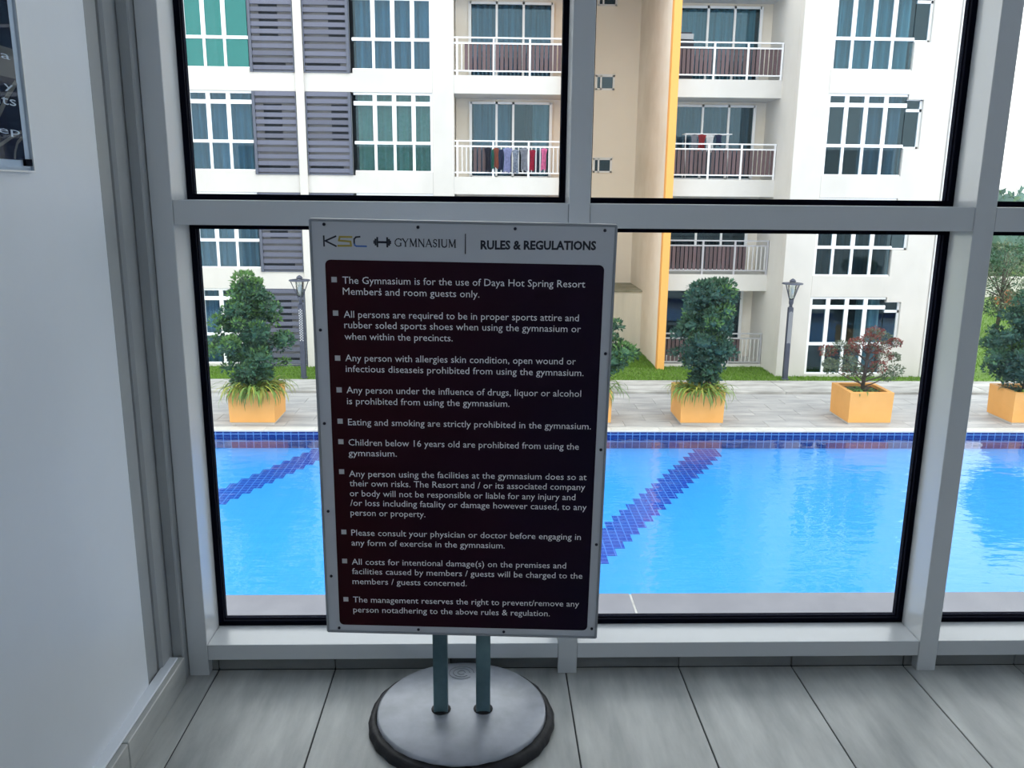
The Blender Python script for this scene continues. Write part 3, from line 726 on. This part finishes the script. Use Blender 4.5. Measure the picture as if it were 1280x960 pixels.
for k in LV:
    railing(-.27, 3.16, YL + .05, k, (-.18, .93, 2.03, 3.12)); railing(6.55, 9.86, YB + .05, k, (6.60, 7.72, 8.76, 9.82))
# small top hung windows in the stair recess
for i, (z, y, x0, x1) in enumerate(((7.97, YR, 4.70, 5.41), (4.97, YR, 4.70, 5.41), (2.02, YR, 4.70, 5.41), (-.95, YR, 4.70, 5.41), (-3.55, 27.95, 4.55, 5.15))):
    if z > 7.9: z = 7.85
    mb = MB(); h = .52
    mb.box(x0, x1, y - .04, y, z, z + .06); mb.box(x0, x1, y - .04, y, z + h - .06, z + h); mb.box(x0, x0 + .07, y - .04, y, z, z + h); mb.box(x1 - .07, x1, y - .04, y, z, z + h); mb.box(x0 + .18, x0 + .24, y - .04, y, z, z + h)
    mb.box(x0 - .03, x1 + .03, y - .05, y - .0, z + h, z + h + .03)
    f = mb.build('vent_window', 'white_frame', ap)
    box('pane', x0 + .05, x1 - .05, y - .012, y - .004, z + .04, z + h - .04, 'bglass', f)
    box('dark_lining', x0 + .05, x1 - .05, y - .004, y - .001, z + .04, z + h - .04, 'core', f)
# wall soffits under the balcony slabs get the same render; a capped drying beam end
# ---------------------------------------------------------------- curtains behind the tall windows
def curtain(x0, x1, y, z0, z1, m, label, group, folds=9, amp=.085, seed=0):
    r = random.Random(seed); n = folds * 8; bm = bmesh.new(); rows = []
    ph = [r.uniform(-.5, .5) for _ in range(folds + 1)]
    for z in (z1, (z0 + z1) / 2, z0):
        f = 1 if z == z0 else .8
        rows.append([bm.verts.new((x0 + (x1 - x0) * i / n, y + amp * f * math.sin(2 * math.pi * folds * i / n + ph[i * folds // n]), z)) for i in range(n + 1)])
    for a, b_ in zip(rows, rows[1:]):
        for i in range(n): bm.faces.new((a[i], a[i + 1], b_[i + 1], b_[i])).smooth = True
    me = D.meshes.new('curtain'); bm.to_mesh(me); bm.free(); me.materials.append(m)
    o = link('curtain', me); tag(o, label, 'curtain', group); return o
cm_ = {n_: mat(n_ + ' curtain', c, .85, translucent=.1, var=tuple(q * .45 for q in c), vscale=1.6, vstretch=(5, .3, .12)) for n_, c in {'teal': (.48, .74, .80), 'slate': (.30, .38, .48), 'lilac': (.72, .72, .82), 'bluegrey': (.42, .60, .76), 'dark': (.09, .09, .11), 'white': (.75, .78, .80), 'brown': (.20, .10, .09)}.items()}  # darker vertical streaks paint fold shading into the cloth colour
gm = mat('green patterned curtain', (.55, .72, .48), .85, var=(.85, .88, .66), vscale=11, translucent=.2); cm_['green'] = gm
CY = YL + .30
rowname = {1: 'top visible floor', 0: 'floor above the sign', -1: 'floor level with the sign heading', -2: 'ground floor'}
WG, DG = 'curtains behind the tall white windows', 'curtains behind the sliding balcony doors'
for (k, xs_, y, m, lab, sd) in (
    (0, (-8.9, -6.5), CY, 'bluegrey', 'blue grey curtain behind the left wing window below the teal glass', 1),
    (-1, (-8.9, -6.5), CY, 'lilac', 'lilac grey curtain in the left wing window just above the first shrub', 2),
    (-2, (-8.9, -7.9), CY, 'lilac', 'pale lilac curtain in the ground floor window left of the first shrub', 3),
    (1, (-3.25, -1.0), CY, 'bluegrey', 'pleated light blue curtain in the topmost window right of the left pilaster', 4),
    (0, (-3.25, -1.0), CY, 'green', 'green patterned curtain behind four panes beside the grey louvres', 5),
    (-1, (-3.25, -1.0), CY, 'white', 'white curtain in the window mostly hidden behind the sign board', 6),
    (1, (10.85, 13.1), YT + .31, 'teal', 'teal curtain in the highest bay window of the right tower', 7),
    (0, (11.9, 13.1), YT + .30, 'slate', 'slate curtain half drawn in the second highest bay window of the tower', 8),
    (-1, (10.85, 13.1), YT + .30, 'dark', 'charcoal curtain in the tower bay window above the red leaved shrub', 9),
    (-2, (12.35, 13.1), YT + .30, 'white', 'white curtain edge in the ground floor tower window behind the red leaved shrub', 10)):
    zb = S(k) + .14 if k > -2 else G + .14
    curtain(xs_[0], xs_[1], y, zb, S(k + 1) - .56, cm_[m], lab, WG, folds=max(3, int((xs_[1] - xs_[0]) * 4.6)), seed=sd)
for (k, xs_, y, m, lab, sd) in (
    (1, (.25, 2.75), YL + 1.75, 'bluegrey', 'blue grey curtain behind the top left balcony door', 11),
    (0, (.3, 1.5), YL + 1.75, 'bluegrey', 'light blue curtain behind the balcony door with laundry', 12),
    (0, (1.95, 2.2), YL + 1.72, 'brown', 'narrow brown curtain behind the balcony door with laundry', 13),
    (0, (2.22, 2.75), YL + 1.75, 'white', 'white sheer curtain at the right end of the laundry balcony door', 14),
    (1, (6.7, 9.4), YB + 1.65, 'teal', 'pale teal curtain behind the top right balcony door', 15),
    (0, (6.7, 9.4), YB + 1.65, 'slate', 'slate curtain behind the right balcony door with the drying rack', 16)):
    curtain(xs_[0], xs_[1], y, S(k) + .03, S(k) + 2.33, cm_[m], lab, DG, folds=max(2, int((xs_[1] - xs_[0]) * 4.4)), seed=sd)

# ---------------------------------------------------------------- laundry on the left balcony
def garment(x, y, ztop, w, h, m, label, kind_='shirt', seed=0, group='laundry hanging along the left balcony railing'):
    bm = bmesh.new(); r = random.Random(seed); nx, nz = 8, 8; grid = []
    p1, p2 = r.uniform(0, 6), r.uniform(0, 6)
    for j in range(nz + 1):
        v = j / nz; ww = w * (1.0 if kind_ != 'shirt' else (1.15 - .5 * min(1, abs(v - .0) * 3) + .25 * v)); row = []
        for i in range(nx + 1):
            u = i / nx - .5; sag = .02 * math.sin(6 * u + p1) * v
            zz = ztop - h * v - (abs(u) * .12 * h if kind_ == 'shirt' and j == 0 else 0) - .03 * math.sin(9 * u + p2) * v
            row.append(bm.verts.new((x + u * ww + sag, y - .02 * math.sin(14 * u + p1) * (.3 + v), zz)))
        grid.append(row)
    for a, b_ in zip(grid, grid[1:]):
        for i in range(nx): bm.faces.new((a[i], a[i + 1], b_[i + 1], b_[i])).smooth = True
    r2 = bmesh.ops.solidify(bm, geom=bm.faces[:], thickness=.012)
    me = D.meshes.new('garment'); bm.to_mesh(me); bm.free(); me.materials.append(m)
    o = link('garment', me); tag(o, label, 'clothes', group)
cl = {n_: mat(n_ + ' cloth', c, .9, var=tuple(x * .7 for x in c), vscale=14) for n_, c in {'black': (.012, .013, .03), 'rust': (.30, .09, .06), 'navy': (.02, .03, .09), 'lilac': (.30, .33, .58), 'bluegrey': (.22, .27, .36), 'grey': (.28, .30, .36), 'crimson': (.42, .01, .05), 'pink': (.80, .20, .42), 'green': (.02, .16, .11), 'white': (.85, .86, .88), 'red': (.35, .03, .04)}.items()}
cl['bluegrey'] = mat('blue grey patterned cloth', (.36, .42, .52), .9, var=(.12, .15, .22), vscale=26)
for i, (x, w, h, c, lab) in enumerate(((.76, .20, .72, 'black', 'black garment hanging leftmost on the balcony railing'), (.93, .10, .6, 'green', 'dark green cloth showing between black and rust garments'), (1.02, .17, .62, 'rust', 'rust red garment hanging beside the black one'), (1.19, .16, .60, 'navy', 'navy garment between the rust and lilac ones'), (1.38, .26, .74, 'lilac', 'lilac blue garment on the laundry railing'), (1.62, .20, .70, 'bluegrey', 'blue grey patterned garment beside the lilac one'), (1.88, .24, .68, 'grey', 'plain grey garment left of the crimson one'), (2.15, .18, .64, 'crimson', 'crimson garment hanging on the railing'), (2.51, .18, .66, 'pink', 'pink garment at the right of the laundry row'))):
    garment(x, YL - .015, 2.62 - .05 * (i % 2), w, h, cl[c], lab, seed=i)
# drying rack with clothes on the right balcony, and a dark storage box one floor up
rk = thing('drying_rack', (7.7, YB + .55, S(0)), 'white clothes drying rack on the right balcony', 'rack')
mb = MB()
for x in (7.08, 8.45):
    for dy in (-.22, .22): mb.tube([(x, YB + .55 + dy, S(0)), (x, YB + .55 - dy * .2, S(0) + 1.38)], .014, 6)
for y in (.33, .48, .62, .77): mb.tube([(7.02, YB + y, S(0) + 1.40), (8.5, YB + y, S(0) + 1.40)], .012, 6)
mb.tube([(7.02, YB + .33, S(0) + 1.40), (7.02, YB + .77, S(0) + 1.40)], .014, 6); mb.tube([(8.5, YB + .33, S(0) + 1.40), (8.5, YB + .77, S(0) + 1.40)], .014, 6)
mb.build('rack_frame', 'rail', rk)
for i, (x, w, h, c, lab) in enumerate(((7.30, .22, .5, 'grey', 'grey garment on the drying rack'), (7.55, .24, .5, 'red', 'red garment on the drying rack'), (7.80, .26, .55, 'white', 'white shirt on the drying rack'), (8.08, .2, .35, 'navy', 'dark garment at the right of the drying rack'))):
    garment(x, YB + .33, S(0) + 1.39, w, h, cl[c], lab, seed=20 + i, group='clothes on the drying rack')
st = thing('storage_box', (6.92, YB + .45, S(1)), 'dark storage box with a silver top at the left end of the upper right balcony', 'box')
box('body', 6.70, 7.12, YB + .3, YB + .65, S(1), S(1) + 1.18, 'ink', st); box('lid', 6.68, 7.10, YB + .28, YB + .67, S(1) + 1.20, S(1) + 1.36, 'sign_edge', st); box('rim', 6.68, 7.04, YB + .28, YB + .67, S(1) + 1.36, S(1) + 1.40, 'ink', st)

# ================================================================== LAMP POSTS
def lamp(x, y, label):
    t = thing('lamp_post', (x, y, G + .075), label, 'lamp post', 'lamp posts in front of the apartment block'); z0 = G + .03
    MB().box(x - .10, x + .10, y - .10, y + .10, z0, z0 + .05, .01).build('foot', 'pole', t)
    p = MB().box(x - .072, x + .072, y - .072, y + .072, z0 + .04, G + 2.30, .012).build('pole', 'pole', t)
    mb = MB()
    for r_ in range(13):
        for c_ in (-.034, 0, .034):
            if (r_ + int(c_ / .034)) % 2 == 0: continue
        for c_ in (-.040, .0, .040):
            zz = G + 1.20 + r_ * .075 + (.037 if c_ == 0 else 0)
            mb.box(x + c_ - .011, x + c_ + .011, y - .075, y - .070, zz, zz + .032)
    mb.build('inlay', 'white_dot', p)
    MB().lathe([(.055, G + 2.28), (.045, G + 2.36), (.07, G + 2.42), (.07, G + 2.50), (.05, G + 2.54)], 16, (x, y)).build('collar', 'pole', t)
    mb = MB()
    for a in range(4):
        an = a * math.pi / 2 + .5; mb.tube([(x + .06 * math.cos(an), y + .06 * math.sin(an), G + 2.48), (x + .27 * math.cos(an), y + .27 * math.sin(an), G + 3.0)], .013, 6)
    mb.build('lantern_arm', 'pole', t)
    MB().lathe([(.31, G + 3.0), (.315, G + 3.02), (.30, G + 3.035), (.16, G + 3.05), (.15, G + 3.035), (.29, G + 3.0)], 24, (x, y), close=False).build('shade', 'pole', t)
    MB().lathe([(.055, G + 2.53), (.10, G + 2.65), (.13, G + 3.0), (.12, G + 3.04), (.05, G + 3.08)], 16, (x, y)).build('glass', 'lampglass', t)
    MB().lathe([(.08, G + 3.06), (.10, G + 3.09), (.06, G + 3.14), (.012, G + 3.17)], 16, (x, y)).build('finial', 'pole', t)
    MB().lathe([(.02, G + 2.6), (.045, G + 2.7), (.045, G + 2.85), (.015, G + 2.92)], 12, (x, y)).build('bulb', 'white_dot', t)
lamp(-4.83, 23.22, 'dark slate lamp post with lattice pole left of the sign, behind the first shrub')
lamp(10.0, 23.22, 'dark slate lamp post with lattice pole between two planters at the right tower')

# ================================================================== PLANTERS AND SHRUBS
def planter(x0, y0, w, dep, h, label, emblem=False):
    t = thing('planter', (x0 + w / 2, y0 + dep / 2, G), label, 'planter', 'square orange planters along the pool')
    MB().box(x0 + .03, x0 + w - .03, y0 + .03, y0 + dep - .03, G, G + .055).build('plinth', 'plinth', t)
    bm = bmesh.new(); fl_ = .015
    def ring(i, z): return [bm.verts.new(p) for p in ((x0 + i, y0 + i, z), (x0 + w - i, y0 + i, z), (x0 + w - i, y0 + dep - i, z), (x0 + i, y0 + dep - i, z))]
    rs = [ring(0, G + .055), ring(-fl_, G + h), ring(.10, G + h), ring(.10, G + h - .10)]
    bm.faces.new(rs[0][::-1])
    for a, b_ in zip(rs, rs[1:]):
        for i in range(4): bm.faces.new((a[i], a[(i + 1) % 4], b_[(i + 1) % 4], b_[i]))
    bmesh.ops.recalc_face_normals(bm, faces=bm.faces[:])
    me = D.meshes.new('body'); bm.to_mesh(me); bm.free(); me.materials.append(M['planter']); link('body', me, t)
    MB().box(x0 + .10, x0 + w - .10, y0 + .10, y0 + dep - .10, G + h - .18, G + h - .08).build('soil', 'soil', t)
    if emblem:
        mb = MB(); cx_, cz_ = x0 + w * .52, G + h * .50
        for rr_ in (.26, .17):
            mb.tube([(cx_ + rr_ * math.cos(a * math.pi / 16), y0 - .012, cz_ + rr_ * math.sin(a * math.pi / 16)) for a in range(33)], .032, 6, cap=False)
        mb.build('emblem', 'emblem', t, label='dark red ring emblem')
def leafcloud(bm, c, rad, n, size, mi, r, flat=.7, up=.25):
    c = Vector(c)
    for _ in range(n):
        d = Vector((r.gauss(0, 1), r.gauss(0, 1), r.gauss(0, 1) + up)).normalized()
        q = r.uniform(.75, 1.1)
        p = c + Vector((d.x * rad * q, d.y * rad * q, d.z * rad * flat * q))
        a = (d + Vector((r.gauss(0, .5), r.gauss(0, .5), r.gauss(0, .5) + .2))).normalized(); s = size * r.uniform(.6, 1.3)
        b_ = a.cross(Vector((r.gauss(0, 1), r.gauss(0, 1), r.gauss(0, 1)))).normalized() * s * .24
        vs = [bm.verts.new(p - b_ * .5), bm.verts.new(p + a * s * .5 + b_), bm.verts.new(p + a * s), bm.verts.new(p + a * s * .5 - b_)]
        bm.faces.new(vs).material_index = mi
def shrub(name, lobes, stem_pts, label, mats, n, size, seed, group='shrubs in the orange planters', cat='shrub', core=True, trunk_r=.05, branches=(), dens=None):
    r = random.Random(seed); base = stem_pts[0]
    t = thing(name, base, label, cat, group)
    mb = MB(); mb.tube(stem_pts, [trunk_r * (1 - .5 * i / (len(stem_pts) - 1)) for i in range(len(stem_pts))], 7)
    for b_ in branches: mb.tube(b_, [trunk_r * .42 * (1 - .6 * i / (len(b_) - 1)) for i in range(len(b_))], 5)
    mb.build('stem', 'bark', t)
    bm = bmesh.new()
    for i, (x, y, z, rad) in enumerate(lobes):
        if core:
            rr_ = bmesh.ops.create_icosphere(bm, subdivisions=2, radius=rad * .62, matrix=Matrix.Translation((x, y, z)) @ Matrix.Diagonal((1, 1, .68, 1)))
            for v in rr_['verts']: v.co += Vector((r.gauss(0, 1), r.gauss(0, 1), r.gauss(0, 1))) * rad * .07
        mi = 0 if r.random() < .72 else (1 if r.random() < .6 else 2)
        leafcloud(bm, (x, y, z), rad, int(n * rad * rad * 12), size, min(mi, len(mats) - 1), r)
        leafcloud(bm, (x, y, z + rad * .25), rad * .85, int(n * rad * rad * 3.5), size * .9, min(1, len(mats) - 1), r, flat=.6, up=1.2)
    me = D.meshes.new('foliage'); bm.to_mesh(me); bm.free()
    for m in mats: me.materials.append(M[m])
    link('foliage', me, t, kind='stuff')
def cloudlobes(cx, cy, prof, seed, rad=(.13, .29), per=6):
    """prof: list of (z, xmin, xmax): lobes laid round the outline of each tier"""
    r = random.Random(seed); out = []
    for z, a, b_ in prof:
        w = (b_ - a) / 2; m = (a + b_) / 2
        for i in range(per):
            an = 2 * math.pi * (i + r.random() * .6) / per; rr_ = r.uniform(*rad); k_ = max(w - rr_ + r.uniform(-.16, .13), .05)
            out.append((m + k_ * math.cos(an), cy + k_ * .85 * math.sin(an), z + r.uniform(-.15, .13), rr_))
        out.append((m, cy, z, min(.40, w * .45)))
    return out
def strap_plant(x, y, z, n, spread, L_, mats, label, seed, w=.022, half=None):
    r = random.Random(seed); bm = bmesh.new()
    for i in range(n):
        an = r.uniform(0, 6.283); off = r.uniform(0, spread); bx, by = x + off * math.cos(an), y + off * math.sin(an) * .9
        an += r.uniform(-.7, .7); ll = L_ * r.uniform(.6, 1.15); d = Vector((math.cos(an), math.sin(an), 0)); sd_ = Vector((-d.y, d.x, 0)); p = Vector((bx, by, z)); mi = 0 if r.random() < .7 else min(1, len(mats) - 1)
        el = r.uniform(.7, 1.35); prev = None
        for s_ in range(7):
            f = s_ / 6; ww = w * (1 - f) ** .6 * (.6 + .8 * min(1, f * 3)) + .001
            vs = [bm.verts.new(p - sd_ * ww), bm.verts.new(p + sd_ * ww)]
            if prev: fc = bm.faces.new((prev[0], prev[1], vs[1], vs[0])); fc.material_index = mi; fc.smooth = True
            prev = vs; p = p + (d * math.cos(el) + Vector((0, 0, math.sin(el)))) * ll / 6; el -= r.uniform(.38, .60)
    me = D.meshes.new('strap_leaf_plant'); bm.to_mesh(me); bm.free()
    for m in mats: me.materials.append(M[m])
    o = link('strap_leaf_plant', me); tag(o, label, 'plant', 'strap leaved plants in the planters')
PH = .83
planter(-5.55, 18.08, 1.10, 1.12, PH, 'orange square planter left of the sign, under the tall rounded shrub')
planter(2.74, 18.12, 1.11, 1.12, PH, 'orange square planter mostly hidden behind the right edge of the sign')
planter(5.60, 18.12, 1.07, 1.16, PH, 'orange square planter before the orange fin, under the dense blue green shrub')
planter(9.86, 18.16, 1.08, 1.16, PH, 'orange square planter with the sparse red leaved shrub')
planter(14.07, 18.18, 1.10, 1.10, PH, 'orange square planter with a ring emblem at the far right window', True)
GH = G + PH - .08
lobes = cloudlobes(-5.1, 18.65, [(-3.22, -5.60, -4.55), (-2.92, -5.95, -4.25), (-2.58, -6.10, -4.15), (-2.22, -6.05, -4.15), (-1.88, -5.90, -4.30), (-1.55, -5.80, -4.35), (-1.25, -5.62, -4.55), (-1.02, -5.35, -4.80)], 3)
shrub('clipped_shrub', lobes, [(-5.05, 18.65, GH - .02), (-5.08, 18.62, GH + .6), (-5.1, 18.65, -1.5)], 'tall dark green cloud clipped shrub left of the sign', ['leaf', 'leaf_light', 'leaf_blue'], 250, .105, 11)
lobes = cloudlobes(6.25, 18.7, [(-3.22, 5.98, 6.60), (-2.95, 5.70, 6.95), (-2.58, 5.45, 7.12), (-2.25, 5.40, 7.10), (-1.92, 5.48, 7.05), (-1.60, 5.60, 7.00), (-1.30, 5.70, 6.95), (-1.06, 5.85, 6.88)], 5)
shrub('clipped_shrub', lobes, [(6.12, 18.7, GH - .02), (6.15, 18.68, GH + .5), (6.2, 18.7, -1.5)], 'dense blue green cloud clipped shrub in front of the right balconies', ['leaf_blue', 'leaf', 'leaf_light'], 250, .105, 12)
lobes = [(4.2, 18.6, -2.62, .30), (3.85, 18.5, -2.80, .34), (4.0, 18.85, -2.55, .30), (3.5, 18.7, -2.6, .36), (3.15, 18.6, -2.75, .34), (4.42, 18.7, -2.68, .16), (3.3, 18.8, -2.2, .32), (2.9, 18.7, -2.35, .28), (3.95, 18.7, -1.98, .20), (3.84, 18.6, -2.25, .13), (3.3, 18.7, -1.75, .32), (3.1, 18.7, -1.35, .26), (3.7, 18.6, -3.05, .25), (4.05, 18.7, -2.95, .18), (2.6, 18.7, -2.75, .25)]
shrub('clipped_shrub', lobes, [(3.3, 18.7, GH - .02), (3.32, 18.7, GH + .6), (3.3, 18.7, -1.6)], 'green spreading shrub showing at the right edge of the sign', ['leaf', 'leaf_light', 'leaf_blue'], 250, .105, 13, branches=[[(3.3, 18.7, -2.4), (3.7, 18.68, -2.2), (3.95, 18.7, -2.0)], [(3.3, 18.7, -2.9), (3.8, 18.65, -2.75), (4.4, 18.7, -2.65)]])
lobes = cloudlobes(14.4, 18.72, [(-3.15, 13.75, 15.1), (-2.88, 13.45, 15.4), (-2.58, 13.28, 15.5), (-2.28, 13.48, 15.45), (-1.98, 13.68, 15.4), (-1.68, 13.85, 15.3), (-1.40, 14.0, 15.2), (-1.22, 14.2, 15.0)], 8)
shrub('clipped_shrub', lobes, [(14.6, 18.7, GH - .02), (14.6, 18.7, GH + .6), (14.5, 18.7, -1.6)], 'wide dark green shrub in the planter at the far right', ['leaf_blue', 'leaf', 'leaf_light'], 250, .105, 14)
# sparse red shrub with branches
r = random.Random(4); br, lobes = [], []
tips = [(10.47, -2.05, .17), (10.30, -2.22, .17), (10.75, -2.22, .17), (10.95, -2.30, .13), (9.95, -2.30, .15), (9.70, -2.42, .15), (11.0, -2.52, .15), (11.25, -2.78, .13), (9.50, -2.62, .18), (9.40, -2.85, .15), (10.85, -2.72, .18), (11.1, -3.02, .17), (10.6, -2.92, .18), (9.75, -2.78, .20), (9.95, -3.0, .20), (10.2, -2.68, .14), (10.15, -3.15, .18), (10.55, -3.2, .16), (9.65, -3.10, .15), (10.9, -3.15, .16), (10.45, -2.48, .13), (10.08, -2.5, .13)]
for x, z, rad in tips:
    y = 18.72 + r.uniform(-.45, .45); lobes.append((x, y, z, rad)); br.append([(10.42, 18.7, z - .35), ((x + 10.42) / 2, (y + 18.7) / 2, z - .20), (x, y, z)])
t = thing('maple_shrub', (10.4, 18.7, GH), 'sparse shrub with reddish brown leaves and open branches', 'shrub', 'shrubs in the orange planters')
mb = MB(); mb.tube([(10.38, 18.7, GH - .02), (10.42, 18.7, -3.0), (10.44, 18.7, -2.4), (10.47, 18.7, -2.0)], [.05, .045, .035, .02], 7)
for b_ in br: mb.tube(b_, [.02, .014, .006], 5)
mb.build('stem', 'bark', t)
bm = bmesh.new()
for i, (x, y, z, rad) in enumerate(lobes):
    mi = 0 if (z > -2.75 and i % 3 != 2) or i % 4 == 0 else 1
    leafcloud(bm, (x, y, z), rad * 1.15, 190, .060, mi, r, flat=.62); leafcloud(bm, (x, y, z - .02), rad * .8, 90, .055, 1 if z > -2.9 else 2, r, flat=.6)
me = D.meshes.new('foliage'); bm.to_mesh(me); bm.free()
for m in ('leaf_red', 'leaf_olive', 'leaf'): me.materials.append(M[m])
link('foliage', me, t, kind='stuff')
strap_plant(-5.0, 18.45, GH, 260, .56, .85, ['strap', 'strap_y'], 'strap leaved plant spilling yellow green over the left planter', 1)
strap_plant(3.35, 18.55, GH, 150, .50, .95, ['strap', 'leaf_light'], 'strap leaved plant arching out beside the edge of the sign', 2)
strap_plant(6.12, 18.45, GH, 200, .54, .80, ['strap', 'strap_y'], 'strap leaved plant under the dense blue green shrub', 3)
strap_plant(10.3, 18.6, GH, 60, .40, .30, ['leaf_light', 'strap'], 'low green plants at the foot of the red leaved shrub', 4)
strap_plant(14.6, 18.6, GH, 60, .45, .38, ['leaf', 'strap'], 'short green plants at the foot of the far right shrub', 5)

# ================================================================== BEYOND THE BLOCK
def tree(name, x, y, h, cw, ch, trunk_r, label, mats, seed, n=40, size=.2, dens=60, core=False, group='trees beyond the lawn'):
    r = random.Random(seed); lobes = []
    for i in range(n):
        an = r.uniform(0, 6.283); q = math.sqrt(r.random()); v = r.uniform(-1, 1)
        k_ = math.sqrt(max(0, 1 - v * v * .8)); lobes.append((x + q * cw / 2 * k_ * math.cos(an), y + q * cw / 2 * k_ * math.sin(an), G + h - ch / 2 + v * ch / 2, cw * r.uniform(.09, .16)))
    t = thing(name, (x, y, G + .02), label, 'tree', group)
    mb = MB(); mb.tube([(x, y, G), (x + .08, y, G + h * .35), (x, y, G + h * .8)], [trunk_r, trunk_r * .8, trunk_r * .3], 7)
    for l in lobes[::4]: mb.tube([(x, y, min(l[2] - .2, G + h * .45)), ((x + l[0]) / 2, (y + l[1]) / 2, (l[2] + G + h * .45) / 2 + .1), l[:3]], [trunk_r * .4, trunk_r * .25, trunk_r * .08], 5)
    mb.build('trunk', 'bark', t); bm = bmesh.new()
    for l in lobes:
        if core: bmesh.ops.create_icosphere(bm, subdivisions=1, radius=l[3] * .8, matrix=Matrix.Translation(l[:3]))
        leafcloud(bm, l[:3], l[3], dens, size, 0 if r.random() < .7 else 1, r, flat=.8)
    me = D.meshes.new('foliage'); bm.to_mesh(me); bm.free()
    for m in mats: me.materials.append(M[m])
    link('foliage', me, t, kind='stuff')
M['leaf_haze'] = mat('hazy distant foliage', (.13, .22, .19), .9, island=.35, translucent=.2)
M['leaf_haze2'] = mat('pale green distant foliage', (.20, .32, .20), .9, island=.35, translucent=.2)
tree('young_tree', 21.9, 32.0, 3.7, 2.6, 2.7, .085, 'young tree with a thin trunk on the lawn past the tower', ['leaf_olive', 'leaf'], 31, n=52, size=.11, dens=75)
tree('young_tree', 25.2, 34.0, 4.4, 3.0, 3.0, .085, 'second young tree with airy leaves further right on the lawn', ['leaf', 'leaf_olive'], 32, n=44, size=.13, dens=60)
TL_ = ['hazy broad tree on the far side of the lawn, closest to the tower', 'hazy pale green tree across the lawn behind the orange bush', 'tall hazy tree across the lawn to the right of the pale green one', 'rounded hazy tree further along the far side of the lawn', 'largest hazy tree at the far end of the white site wall']
for i, (x, y, h, w) in enumerate(((37.5, 60, 5.4, 8.5), (47, 65, 5.6, 8), (57, 60, 6.0, 9), (67, 66, 6.0, 9.5), (79, 61, 6.5, 11))):
    tree('broadleaf_tree', x, y, h, w, h - .9, .25, TL_[i], ['leaf_haze', 'leaf_haze2'], 40 + i, n=60, size=.5, dens=60, core=True)
# low orange leaved bush at the far edge of the lawn
r = random.Random(77)
M['leaf_orange'] = mat('orange leaves', (.72, .22, .08), .8, island=.4, translucent=.3); M['leaf_navy'] = mat('dark blue green leaves', (.03, .06, .09), .8, island=.4, translucent=.2)
lobes = [(26.9 + r.uniform(-.9, 1.6), 38 + r.uniform(-.6, .6), -3.62 + r.uniform(-.15, .18), .30) for _ in range(16)]
shrub('orange_bush', lobes, [(27.1, 38, G), (27.1, 38, G + .4), (27.15, 38, G + .7)], 'low orange leaved bush at the far edge of the lawn', ['leaf_orange'], 150, .13, 21, group='bushes on the lawn', trunk_r=.06)
lobes = [(26.7 + r.uniform(-.8, 1.4), 36.3 + r.uniform(-.25, .25), -4.02 + r.uniform(-.12, .12), .26) for _ in range(12)]
shrub('dark_bush', lobes, [(26.8, 36.3, G), (26.8, 36.3, G + .2), (26.8, 36.3, G + .35)], 'low dark blue green bush in front of the orange leaved bush', ['leaf_navy'], 150, .13, 22, group='bushes on the lawn', trunk_r=.05)
tag(box('site_wall', 26, 70, 46, 46.3, G - .1, G + 1.1, 'plaster'), 'long low white wall at the far edge of the lawn', 'wall')
